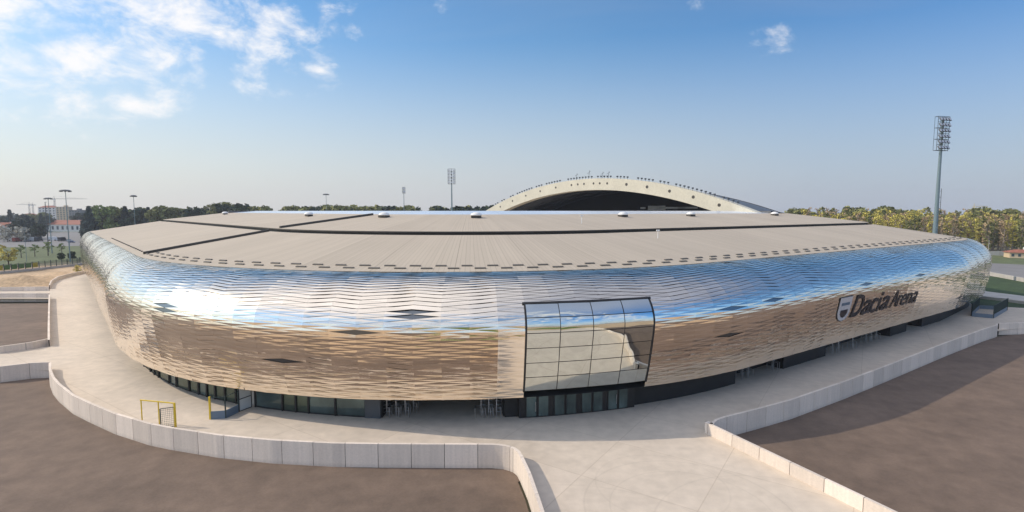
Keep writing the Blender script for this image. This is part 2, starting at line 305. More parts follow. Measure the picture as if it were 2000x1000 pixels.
# ------------------------------------------------------------------ stadium plan (eave line, closed loop, counter-clockwise seen from above)
def dirv(a): return Vector((math.cos(R(a)), math.sin(R(a))))
def isect(p, d, q, e):
    det = d.x * (-e.y) + e.x * d.y; r = q - p
    t = (r.x * (-e.y) + e.x * r.y) / det; return p + d * t
Fv = Vector((-20.4, 38.2)); d1 = dirv(34); d4 = dirv(311); d2 = dirv(124); d3 = dirv(214)
Rv = Fv + d1 * 187.5; Lv = Fv - d4 * 223
Bv = isect(Rv, d2, Lv, -d3)
corners = [(Fv, d4, d1, 63.3), (Rv, d1, d2, 40), (Bv, d2, d3, 40), (Lv, d3, d4, 40)]
PL = []  # (x, y, nx, ny)
for ci, (V, da, db, r) in enumerate(corners):
    half = abs(da.angle_signed(db)) / 2; tl = r * math.tan(half)
    p0 = V - da * tl; n0 = Vector((da.y, -da.x)); c = p0 - n0 * r
    a0 = math.atan2(n0.y, n0.x); k = int(r * 2 * half / .8) + 1
    for j in range(k + 1):
        a = a0 + 2 * half * j / k; PL.append((c.x + r * math.cos(a), c.y + r * math.sin(a), math.cos(a), math.sin(a)))
    V2, da2, db2, r2 = corners[(ci + 1) % 4]; tl2 = r2 * math.tan(abs(da2.angle_signed(db2)) / 2)
    a = V + db * tl; b = V2 - db * tl2; ln = (b - a).length; kk = int(ln / 1.2); nn = Vector((db.y, -db.x))
    for j in range(1, kk): q = a.lerp(b, j / kk); PL.append((q.x, q.y, nn.x, nn.y))
NS = len(PL); S = [0.0]
for i in range(NS):
    a = PL[i]; b = PL[(i + 1) % NS]; S.append(S[-1] + math.hypot(b[0] - a[0], b[1] - a[1]))
LEN = S[-1]
import bisect
def plan(s, off=0.0, z=0.0):
    s %= LEN; i = min(bisect.bisect_right(S, s) - 1, NS - 1); f = (s - S[i]) / (S[i + 1] - S[i]); a = PL[i]; b = PL[(i + 1) % NS]
    n = Vector((a[2] + (b[2] - a[2]) * f, a[3] + (b[3] - a[3]) * f)).normalized()
    return Vector((a[0] + (b[0] - a[0]) * f + n.x * off, a[1] + (b[1] - a[1]) * f + n.y * off, z))
def nrm(s):
    a = plan(s, 0); b = plan(s, 1); return (b - a)
TLF = 63.3 * math.tan(abs(d4.angle_signed(d1)) / 2)
S_FR = S[int(63.3 * abs(d4.angle_signed(d1)) / .8) + 1]          # end of front curve
S_RC = S_FR + 187.5 - TLF - 40                                    # start of right hand corner
def smooth01(x): x = max(0, min(1, x)); return x * x * (3 - 2 * x)
def K(s):
    s %= LEN
    if s > LEN / 2: s -= LEN                                      # left stand is negative s
    T_ = [(-200, .36), (-100, .37), (-35, .48), (0, .52), (10, .60), (17, .70), (23, .79), (29, .87), (37, .94), (50, 1.0), (S_RC - 22, 1.0), (S_RC + 2, .66), (S_RC + 20, .40)]
    if s <= T_[0][0]: return T_[0][1]
    for (a, ka), (b, kb) in zip(T_[:-1], T_[1:]):
        if s <= b: return ka + (kb - ka) * (s - a) / (b - a)
    return T_[-1][1]
PR = [(6.7, 3.0), (7.3, 5.2), (7.8, 7.6), (8.15, 9.6)] + [(8.2 * math.cos(R(a)), 10.3 + 4.9 * math.sin(R(a))) for a in range(0, 91, 5)]
PA = [0.0]
for i in range(len(PR) - 1): PA.append(PA[-1] + math.hypot(PR[i + 1][0] - PR[i][0], PR[i + 1][1] - PR[i][1]))
def prof(t):
    a = max(0, min(.99999, t)) * PA[-1]; i = bisect.bisect_right(PA, a) - 1; f = (a - PA[i]) / (PA[i + 1] - PA[i])
    return PR[i][0] + (PR[i + 1][0] - PR[i][0]) * f, PR[i][1] + (PR[i + 1][1] - PR[i][1]) * f
def surf(s, t, out=0.0):
    o, z = prof(t); o2, z2 = prof(t + .01 if t < .98 else t - .01); k = K(s)
    dx, dz = (o2 - o) * k, z2 - z
    if t >= .98: dx, dz = -dx, -dz
    l = math.hypot(dx, dz); nx, nz = dz / l, -dx / l
    if nx < 0: nx, nz = -nx, -nz
    return plan(s, o * k + nx * out, z + nz * out)
def t_of_z(z):
    lo_, hi = 0, 1
    for _ in range(30):
        m = (lo_ + hi) / 2
        if prof(m)[1] < z: lo_ = m
        else: hi = m
    return lo_
def base_off(s): return 6.7 * K(s) - 2.5
def s_of_u(u, off=None, z=0.0):
    best = None
    s = -150.0
    while s < S_RC + 30:
        p = plan(s, base_off(s) if off is None else off, z); e = abs(proj(p)[0] - u)
        if best is None or e < best[0]: best = (e, s)
        s += .1
    return best[1]
STAD = empty('stadium', (0, 60, 0), 'large silver stadium wrapped in mirror-like lozenge cladding with pale metal roof and arch', 'stadium')
# glazed bay extent
BAY0, BAY1 = s_of_u(1021, 6.5, 3.4), s_of_u(1256, 6.5, 3.4)
TB0, TB1 = t_of_z(3.75), t_of_z(12.7)
# ---- cladding
NBC = 5; CW = (BAY1 - BAY0) / NBC; ncol = int(round(LEN / CW / 2)) * 2; CW = LEN / ncol; BAY1 = BAY0 + NBC * CW; NR = 68
col_yaw = [random.gauss(0, .030) for _ in range(ncol)]; col_out = [random.gauss(0, .006) for _ in range(ncol)]
dark_c = set()
cl = MB(); dk = MB()
spots = []
for (u, v, n) in [(320, 612, 2), (545, 705, 1), (815, 624, 2), (690, 648, 1), (1420, 608, 1), (1519, 590, 1), (1430, 662, 1), (1690, 560, 1), (1800, 540, 1), (1870, 590, 1)]:
    best = None
    for ci in range(-20, 70):
        s = BAY0 + ci * CW
        for j in range(8, NR - 12):
            p = proj(surf(s, j / NR)); e = (p[0] - u) ** 2 + (p[1] - v) ** 2
            if best is None or e < best[0]: best = (e, ci % ncol, j)
    for q in range(n):
        jj = best[2] + 2 * q; spots.append((best[1], jj + ((best[1] + jj) % 2)))
spots = set(spots)
def inbay(s, t, pad=0.0):
    return BAY0 - pad < s < BAY1 + pad and t < TB1 + .01
for ci in range(ncol):
    for j in range(0, NR + 1):
        if (ci + j) % 2: continue
        s0 = BAY0 + (ci if ci < ncol / 2 else ci - ncol) * CW; t0 = j / NR; jit = random.gauss(0, .006); yj = random.gauss(0, .008)
        mb = cl
        isd = (ci, j) in spots
        for side in (-1, 1):
            # one facet = half a lozenge: tip (left or right), top, bottom; creased on its vertical axis
            st = s0 + side * CW; tt = t0; ta = t0 + 1 / NR; tbm = t0 - 1 / NR
            if ta > 1.0: ta = 1.0
            if tbm < 0: tbm = 0
            mid = (s0 + st) / 2
            if BAY0 < mid < BAY1:
                if ta <= TB1 + .001: continue
                tbm = max(tbm, TB1); tt = max(tt, TB1)
            strip = ci if side > 0 else (ci - 1) % ncol
            lo = .015 + jit * .4; yaw = col_yaw[strip] * .7 + yj; co = col_out[strip]; pj = random.gauss(0, .006)
            P_tip = surf(st, min(max(tt, 0), 1), .0 + side * yaw + co); P_top = surf(s0, ta, -.012); P_bot = surf(s0, tbm, lo + .012 + pj)
            if isd:
                pts = [surf(st, tt, -.10), surf(s0, ta, -.12), surf(s0, tbm, -.08)]
                dk.face(pts if side < 0 else pts[::-1])
            else:
                P_mid = surf(s0, min(1, max(tt, tbm)), .014 + lo * .5 + abs(random.gauss(.010, .004)))
                for pts in ([P_tip, P_top, P_mid], [P_tip, P_mid, P_bot]):
                    i_ = len(cl.v) if pts[1] is P_top else i_
                    if pts[1] is P_top: cl.v += [tuple(P_tip), tuple(P_top), tuple(P_mid), tuple(P_bot)]
                    f_ = (i_, i_ + 1, i_ + 2) if pts[1] is P_top else (i_, i_ + 2, i_ + 3)
                    cl.f.append(f_ if side < 0 else f_[::-1])
o = cl.build('cladding', 'cladding', STAD)

for i in range(0, len(dk.f), 2):
    q_ = MB(); 
    for f_ in dk.f[i:i + 2]: q_.face([dk.v[k_] for k_ in f_])
    q_.build('cladding_opening', 'opening', STAD)
# backing skin and soffit
bk = MB(); sf = MB(); st = 0.0; step = 2.4; nb = int(LEN / step)
for i in range(nb):
    a = i * LEN / nb; b = (i + 1) * LEN / nb; am = (a + b) / 2; am = am if am < LEN / 2 else am - LEN
    for j in range(12):
        t0, t1 = j / 12, (j + 1) / 12
        if BAY0 - .5 < am < BAY1 + .5 and t0 < TB1: continue
        bk.face([surf(a, t0, -.2), surf(b, t0, -.2), surf(b, t1, -.2), surf(a, t1, -.2)])
    ka, kb = 6.7 * K(a), 6.7 * K(b)
    sf.face([plan(a, ka, 2.98), plan(a, -14, 2.98), plan(b, -14, 2.98), plan(b, kb, 2.98)])
bk.build('backing_wall', 'dark', STAD); sf.build('soffit', 'dark', STAD)
# ---- roof sheets
def ring(off0, z0, off1, z1, name, m, step=1.3, seg=1, ulen=True):
    mb = MB(); n = int(LEN / step)
    for i in range(n):
        a = i * LEN / n; b = (i + 1) * LEN / n
        for j in range(seg):
            f0, f1 = j / seg, (j + 1) / seg
            oa = off0 + (off1 - off0) * f0; ob = off0 + (off1 - off0) * f1; za = z0 + (z1 - z0) * f0; zb = z0 + (z1 - z0) * f1
            mb.face([plan(a, oa, za), plan(b, oa, za), plan(b, ob, zb), plan(a, ob, zb)], [(a, -oa), (b, -oa), (b, -ob), (a, -ob)])
    return mb.build(name, m, STAD)
ring(.05, 15.24, -19.3, 18.45, 'lower_roof', 'roof')
ring(.05, 15.0, .05, 15.24, 'eave_edge', 'gutter')
ring(-19.3, 18.45, -19.3, 17.9, 'roof_gutter', 'gutter')
ring(-19.3, 17.9, -20.6, 17.9, 'roof_gutter', 'gutter')
ring(-20.6, 17.9, -20.6, 18.95, 'roof_step', 'gutter')
ring(-20.2, 18.95, -40, 21.35, 'upper_roof', 'roof')
ring(-20.2, 18.75, -20.2, 18.95, 'roof_trim', 'gutter')
ring(-40.0, 21.35, -48.3, 22.02, 'roof_glazing', 'roofglass')
ring(-48.3, 22.02, -48.3, 20.6, 'inner_fascia', 'greysheet')
ring(-1, 14.6, -48.3, 20.6, 'roof_underside', 'greysheet')
# hip gutters on the left hand side of the roof
def strip_on_roof(s, o0, z0, o1, z1, wd, ht, name, m, ds=0.0):
    mb = MB(); A = plan(s, o0, z0 + .01); B = plan(s + ds, o1, z1 + .01); d = (B - A).normalized(); n = Vector((-d.y, d.x, 0)) * wd / 2; up = Vector((0, 0, ht))
    mb.hexa([A - n, A + n, B + n, B - n][::-1], [A - n + up, A + n + up, B + n + up, B - n + up][::-1]); return mb.build(name, m, STAD)
strip_on_roof(0, -.8, 15.4, -19.2, 18.45, .55, .35, 'hip_gutter', 'gutter')
strip_on_roof(2, -20.6, 19.0, -38.5, 21.2, .6, .35, 'hip_gutter', 'gutter')

# vent slots above the eave: two staggered rows
nv = 0; rest = MB(); sv = -2.0; slots = []
k = 0
while sv < S_RC + 14:
    slots.append((sv, -1.05)); slots.append((sv + 1.55, -2.15)); sv += 3.1
sl = [(plan(a, b).length, a, b) for a, b in slots]; sl.sort()
for i, (_, a, b) in enumerate(sl):
    mb = MB() if i < 100 else rest
    z = 15.24 + (-b) * .167
    A = plan(a - .66, b, z); B = plan(a + .66, b, z); C_ = plan(a + .66, b - .26, z + .05); D_ = plan(a - .66, b - .26, z + .05)
    up = Vector((0, 0, .13)); mb.hexa([A, B, C_, D_], [A + up, B + up, C_ + up, D_ + up])
    if i < 100: mb.build('roof_vent', 'slot', STAD)
if rest.v: tag(rest.build('roof_vent', 'slot', STAD), kind='stuff')
mb = MB(); sv = -60.0
while sv < -3:
    A = plan(sv, -1.2, 15.5); mb.box(A, (.5, .25, .18), R(-49)); sv += 2.6
tag(mb.build('snow_guard', 'gutter', STAD), kind='stuff')
# white roof hatches along the upper roof
for u, v in [(740, 427), (932, 428), (595, 424), (1228, 426), (1362, 424), (1542, 421), (430, 417)]:
    best = min(((proj(plan(s_ * 1.0, -34, 20.7))[0] - u) ** 2, s_) for s_ in range(-120, 170))
    c = plan(best[1], -35.5 if u not in (595,) else -35, 20.85); n = nrm(best[1]); rz = math.atan2(n.y, n.x)
    h = MB(); h.box(c + Vector((0, 0, .15)), (1.2, 1.8, .4), rz); hh = h.build('roof_hatch', 'gutter', STAD)
    h = MB(); h.lathe([(1.0, 0), (1.0, .1), (.8, .34), (.4, .5), (.01, .55)], c + Vector((0, 0, .4)), 12); x = h.build('hatch_dome', 'white', None, True); x.parent = hh; x.matrix_parent_inverse = hh.matrix_world.inverted(); 
for u, v in [(1285, 458), (1136, 429)]:
    c = G(u, v, 18.3 if v > 440 else 20.6); h = MB(); h.bar(c + Vector((0, 0, -.6)), c + Vector((0, 0, .6)), .06); h.box(c + Vector((0, 0, .65)), (.5, .3, .2)); h.build('roof_probe', 'white', STAD)
# ---- glazed bay: planar mirror panes following the bulge, recessed behind a dark proud frame
def bayp(fs, ft, out=0.0): return surf(BAY0 + (BAY1 - BAY0) * fs, TB0 + (TB1 - TB0) * ft, out)
rows = [0, .145, .29, .435, .585, .66, .835, 1.0]
rows = [0, .17, .34, .51, .68, .84, 1.0]
for i in range(4):
    for j in range(len(rows) - 1):
        a, b = (i + .012) / 4, (i + .988) / 4; c, d = rows[j] + .004, rows[j + 1] - .004
        mb = MB(); jt = [random.gauss(0, .014) for _ in range(4)]; q_ = 6; g_ = []
        for y_ in range(q_ + 1):
            for x_ in range(q_ + 1):
                fx, fy = x_ / q_, y_ / q_; off = (jt[0] * (1 - fx) + jt[1] * fx) * (1 - fy) + (jt[2] * (1 - fx) + jt[3] * fx) * fy + .012 * math.sin(math.pi * fx) * (1 if j == 4 or j == 3 else .3)
                g_.append(bayp(a + (b - a) * fx, c + (d - c) * fy, .08 + off))
        mb.v = [tuple(p) for p in g_]; w_ = q_ + 1
        mb.f = [(y_ * w_ + x_, y_ * w_ + x_ + 1, (y_ + 1) * w_ + x_ + 1, (y_ + 1) * w_ + x_) for y_ in range(q_) for x_ in range(q_)]
        mb.build('bay_pane', 'mirrorglass', STAD, True)
fr = MB()
def tube(pts, wx, out):  # square bar along surface points
    for a, b in zip(pts[:-1], pts[1:]): fr.bar(a, b, wx, n=4)
for i in range(5):
    if i in (0, 4): continue
    tube([bayp(i / 4, r / 12, .03) for r in range(13)], .035, 0)
for r in rows: tube([bayp(f / 8, r, .0) for f in range(9)], .022, 0)
fr.build('bay_mullions', 'gutter', STAD)
fr = MB()
for i in (0, 1):
    e = -.22 if i == 0 else .22
    for r in range(12):
        f0, f1 = -.01 + r / 12 * 1.02, -.01 + (r + 1) / 12 * 1.02
        s_a = (BAY0 if i == 0 else BAY1); w0, w1 = s_a - .08, s_a + .08
        t0, t1 = TB0 + (TB1 - TB0) * f0, TB0 + (TB1 - TB0) * f1
        fr.hexa([surf(w0, t0, .14), surf(w1, t0, .14), surf(w1, t0, -.5), surf(w0, t0, -.5)], [surf(w0, t1, .14), surf(w1, t1, .14), surf(w1, t1, -.5), surf(w0, t1, -.5)])
for r in range(8):
    s0, s1 = BAY0 - .2 + (BAY1 - BAY0 + .4) * r / 8, BAY0 - .2 + (BAY1 - BAY0 + .4) * (r + 1) / 8
    t0, t1 = TB1 - .002, TB1 + .010
    fr.hexa([surf(s0, t0, .14), surf(s1, t0, .14), surf(s1, t0, -.5), surf(s0, t0, -.5)], [surf(s0, t1, .14), surf(s1, t1, .14), surf(s1, t1, -.5), surf(s0, t1, -.5)])
fr.build('bay_frame', 'black', STAD)
bb = MB()
for r in range(8):
    for q in range(10):
        bb.face([bayp(r / 8, q / 10, -.25), bayp((r + 1) / 8, q / 10, -.25), bayp((r + 1) / 8, (q + 1) / 10, -.25), bayp(r / 8, (q + 1) / 10, -.25)])
bb.build('bay_lining', 'dark', STAD)
# ---- door storey under the bay
def seg(mb, s0, s1, off0, off1, z0, z1, n=None):
    n = n or max(1, int(abs(s1 - s0) / 1.5))
    for i in range(n):
        a, b = s0 + (s1 - s0) * i / n, s0 + (s1 - s0) * (i + 1) / n
        mb.hexa([plan(a, off1, z0), plan(b, off1, z0), plan(b, off0, z0), plan(a, off0, z0)], [plan(a, off1, z1), plan(b, off1, z1), plan(b, off0, z1), plan(a, off0, z1)])
DO = 4.7; bw = BAY1 - BAY0
mb = MB(); seg(mb, BAY0 - .1, BAY1 + .1, DO - .5, DO + .0, 0, 3.65); mb.build('entrance_wall', 'black', STAD)
mb = MB(); seg(mb, BAY0 - .1, BAY1 + .1, DO - .5, 6.75, 3.65, 3.85); mb.build('bay_sill', 'black', STAD)
for i in range(4):
    c = BAY0 + bw * (.14 + .235 * i)
    for k2 in (-1, 1):
        a = c + (k2 - 1) * .62 + .06; b = a + 1.14
        mb = MB(); seg(mb, a, b, DO + .003, DO + .06, .05, 2.72, 1); d = mb.build('door', 'black', STAD)
        mb = MB(); seg(mb, a + .09, b - .09, DO + .062, DO + .075, .14, 2.62, 1); pn = mb.build('pane', 'glass_dark'); pn.parent = d; pn.matrix_parent_inverse = Matrix.Translation(-STAD.location) if False else d.matrix_world.inverted()
        if (i in (0, 3) and k2 == -1) or (i == 3 and k2 == 1 and False):
            mb = MB(); hx = b - .16; mb.bar(plan(hx, DO + .16, .7), plan(hx, DO + .16, 1.75), .03, n=6); hd = mb.build('handle', 'steel'); hd.parent = d; hd.matrix_parent_inverse = d.matrix_world.inverted()
# ---- ground floor walls behind the cladding edge
def wall_run(s0, s1, name, m, rec=0.0, z1=3.0):
    n = max(1, int(abs(s1 - s0) / 1.5)); mb = MB()
    for i in range(n):
        a, b = s0 + (s1 - s0) * i / n, s0 + (s1 - s0) * (i + 1) / n; oa, ob = base_off(a) - rec, base_off(b) - rec
        mb.hexa([plan(a, oa, 0), plan(b, ob, 0), plan(b, ob - .3, 0), plan(a, oa - .3, 0)], [plan(a, oa, z1), plan(b, ob, z1), plan(b, ob - .3, z1), plan(a, oa - .3, z1)])
    return mb.build(name, m, STAD)
sU = lambda u, z=0.0: s_of_u(u, None, z)
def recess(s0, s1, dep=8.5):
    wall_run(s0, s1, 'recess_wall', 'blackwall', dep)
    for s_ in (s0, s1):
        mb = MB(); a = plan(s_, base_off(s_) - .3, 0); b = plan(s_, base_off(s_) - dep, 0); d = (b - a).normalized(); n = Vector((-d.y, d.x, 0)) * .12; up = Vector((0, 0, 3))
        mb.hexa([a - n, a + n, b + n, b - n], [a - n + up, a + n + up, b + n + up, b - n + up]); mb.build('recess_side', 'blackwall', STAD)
sNotch0, sNotch1 = sU(468), sU(494)
sW0 = sU(272); 
def glazed(s0, s1, frames, m='glass_green'):
    "window strip: black sill/head, posts, panes"
    for z0, z1 in ((0, .12), (2.85, 3.0)):
        mb = MB()
        for i in range(max(1, int((s1 - s0) / 1.5))):
            n_ = max(1, int((s1 - s0) / 1.5)); a, b = s0 + (s1 - s0) * i / n_, s0 + (s1 - s0) * (i + 1) / n_
            mb.hexa([plan(a, base_off(a) - .15, z0), plan(b, base_off(b) - .15, z0), plan(b, base_off(b) - .3, z0), plan(a, base_off(a) - .3, z0)][::1], [plan(a, base_off(a) - .15, z1), plan(b, base_off(b) - .15, z1), plan(b, base_off(b) - .3, z1), plan(a, base_off(a) - .3, z1)])
        mb.build('window_rail', 'black', STAD)
    for i, (a, b, mm) in enumerate(frames):
        p = MB(); a2, b2 = a + .09, b - .09
        p.hexa([plan(a2, base_off(a2) - .2, .12), plan(b2, base_off(b2) - .2, .12), plan(b2, base_off(b2) - .25, .12), plan(a2, base_off(a2) - .25, .12)], [plan(a2, base_off(a2) - .2, 2.85), plan(b2, base_off(b2) - .2, 2.85), plan(b2, base_off(b2) - .25, 2.85), plan(a2, base_off(a2) - .25, 2.85)])
        wn = p.build('window', mm, STAD)
        q = MB(); q.bar(plan(a, base_off(a) - .12, 0), plan(a, base_off(a) - .12, 2.98), .12, n=4); f = q.build('frame', 'black'); f.parent = wn; f.matrix_parent_inverse = wn.matrix_world.inverted()
uu = [272, 280, 292, 300, 308, 329, 343, 368, 386, 402, 419, 438, 460]
ss = [sU(u) for u in uu] + [sNotch0]
glazed(ss[0], sNotch0, [(ss[i], ss[i + 1], 'glass_dark' if i in (5, 8) else 'glass_green') for i in range(len(ss) - 1)])
ss = [sNotch1 + .3] + [sU(u) for u in (551, 576, 602, 655, 713)]
glazed(ss[0], ss[-1], [(ss[i], ss[i + 1], 'glass_green' if i in (1, 2) else 'glass_dark') for i in range(len(ss) - 1)])
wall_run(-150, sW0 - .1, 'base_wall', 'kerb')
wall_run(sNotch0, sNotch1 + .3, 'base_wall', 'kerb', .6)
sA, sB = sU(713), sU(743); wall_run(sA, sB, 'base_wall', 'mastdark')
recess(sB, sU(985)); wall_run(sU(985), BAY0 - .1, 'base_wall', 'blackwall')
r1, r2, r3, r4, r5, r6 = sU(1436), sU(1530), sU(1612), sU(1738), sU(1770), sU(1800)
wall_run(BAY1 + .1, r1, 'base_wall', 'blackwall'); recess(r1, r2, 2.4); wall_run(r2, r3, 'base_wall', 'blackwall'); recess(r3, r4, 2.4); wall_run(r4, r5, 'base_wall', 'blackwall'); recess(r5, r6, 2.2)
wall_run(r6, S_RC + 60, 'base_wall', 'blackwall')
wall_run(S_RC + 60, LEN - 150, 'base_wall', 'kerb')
# ---- inner bowl, seen only from aside: seating rake and wall
def bowl():
    mb = MB(); n = 120
    for i in range(n):
        a, b = i * LEN / n, (i + 1) * LEN / n
        mb.face([plan(a, -12, 13), plan(b, -12, 13), plan(b, -44, 1.5), plan(a, -44, 1.5)])
    mb.build('seating_rake', 'seats', STAD)
bowl()
# ---- big arched stand roof on the far right side
AA = Vector((68, 150)); AB = Vector((-12, 240)); AD = (AB - AA); ln = AD.length; an = Vector((AD.y, -AD.x)) / ln
if an.x < 0: an = -an
def ap(t, off, z): p = AA + AD * t + an * off; return Vector((p.x, p.y, z))
def zu(t): return 33.7 - 11.7 * (2 * t - 1) ** 2
def zl(t): return 29.6 - 12.0 * (2 * t - 1) ** 2
nA = 48; T0, T1 = -.16, 1.16
mb = MB()
for i in range(nA):
    a, b = T0 + (T1 - T0) * i / nA, T0 + (T1 - T0) * (i + 1) / nA
    la, lb = max(zl(a), 12), max(zl(b), 12)
    q = [[ap(a, 0, la), ap(b, 0, lb), ap(b, 0, zu(b)), ap(a, 0, zu(a))], [ap(a, 3.2, la), ap(b, 3.2, lb), ap(b, 3.2, zu(b)), ap(a, 3.2, zu(a))]]
    F_, B_ = q; mb.face(F_); mb.face(B_[::-1]); mb.face([F_[3], F_[2], B_[2], B_[3]]); mb.face([F_[0], B_[0], B_[1], F_[1]])
arch = mb.build('roof_arch', 'archcream', STAD)
mb = MB()
for i in range(nA):
    a, b = T0 + (T1 - T0) * i / nA, T0 + (T1 - T0) * (i + 1) / nA
    def zo(t): return max(15, 31.2 - 11.7 * (2 * t - 1) ** 2)
    for j in range(6):
        f0, f1 = j / 6, (j + 1) / 6
        def zz(t, f): return zu(t) - .25 + (zo(t) - zu(t)) * f
        o0, o1 = 3.2 + 30 * f0, 3.2 + 30 * f1
        mb.face([ap(a, o0, zz(a, f0)), ap(b, o0, zz(b, f0)), ap(b, o1, zz(b, f1)), ap(a, o1, zz(a, f1))])
        mb.face([ap(b, o0, zz(b, f0) - .6), ap(a, o0, zz(a, f0) - .6), ap(a, o1, zz(a, f1) - .6), ap(b, o1, zz(b, f1) - .6)])
mb.build('arched_roof', 'greysheet', STAD)
mb = MB()
for i in range(nA):
    a, b = T0 + (T1 - T0) * i / nA, T0 + (T1 - T0) * (i + 1) / nA
    mb.hexa([ap(a, 33, 0), ap(b, 33, 0), ap(b, 33.4, 0), ap(a, 33.4, 0)], [ap(a, 33, max(15, 31.1 - 11.7 * (2 * a - 1) ** 2)), ap(b, 33, max(15, 31.1 - 11.7 * (2 * b - 1) ** 2)), ap(b, 33.4, max(15, 31.1 - 11.7 * (2 * b - 1) ** 2)), ap(a, 33.4, max(15, 31.1 - 11.7 * (2 * a - 1) ** 2))])
mb.build('stand_rear_wall', 'dark', STAD)
for off in range(6, 32, 6):                                     # steel purlins under the arched roof
    mb = MB()
    for i in range(24):
        a, b = i / 24, (i + 1) / 24; f = (off - 3.2) / 30
        za = zu(a) - 1.6 + (31.2 - 11.7 * (2 * a - 1) ** 2 - zu(a)) * f; zb = zu(b) - 1.6 + (31.2 - 11.7 * (2 * b - 1) ** 2 - zu(b)) * f
        mb.bar(ap(a, off, za), ap(b, off, zb), .22, n=5, cap=False)
    mb.build('roof_purlin', 'mastdark', STAD)
for u, wd in ((1243, 3), (1263, 6), (1279, 4.5), (1300, 14), (1330, 10)):
    best = min((abs(proj(ap(t / 400, 28, 23))[0] - u), t / 400) for t in range(0, 400))
    mb = MB(); c = ap(best[1], 32.6, 23.2); mb.box(c, (.3, wd * .8, 1.7 if u in (1263, 1279) else .7), math.atan2(an.y, an.x)); mb.build('press_box_window', 'white' if u in (1263, 1279) else 'lampglass', STAD)
for u, in_ in [(977 - 20, 0), (1001, 0), (1027, 0), (1055, 0), (1085, 0), (1116, 0), (1128, 0), (1140, 0), (1159, 0), (1171, 0), (1185, 0), (1223, 0), (1263, 0), (1307, 0), (1354, 0), (1405, 0)]:
    if u < 970: u = 977
    best = min((abs(proj(ap(t / 800, 0, 25))[0] - u), t / 800) for t in range(-40, 840)); t = best[1]; zc = (zu(t) + zl(t)) / 2 + .3
    mb = MB(); mb.bar(ap(t, .2, zc), ap(t, -.03, zc), .52 if u > 1200 else .42, n=12); mb.build('arch_opening', 'gutter', STAD)
for i in range(78):
    t = .04 + .92 * i / 77
    if i % 11 in (4,) or random.random() < .08: continue
    mb = MB(); p = ap(t, .8, zu(t)); mb.bar(p, p + Vector((0, 0, .6)), .07, n=5); mb.box(p + Vector((0, 0, .75)), (.6, .4, .45), random.uniform(-.3, .3)); mb.build('arch_floodlight', 'mastdark', STAD)
for u, hh in ((1120, 2.6), (1144, 3.2), (1170, 2.4), (1182, 2.6)):
    best = min((abs(proj(ap(t / 800, 0, 25))[0] - u), t / 800) for t in range(-40, 840)); t = best[1]; p = ap(t, 1.5, zu(t))
    mb = MB(); mb.bar(p, p + Vector((.3, 0, hh)), .07, n=5); mb.bar(p + Vector((-.5, 0, hh * .6)), p + Vector((.7, 0, hh * .9)), .06, n=4); mb.build('arch_aerial', 'mastdark', STAD)
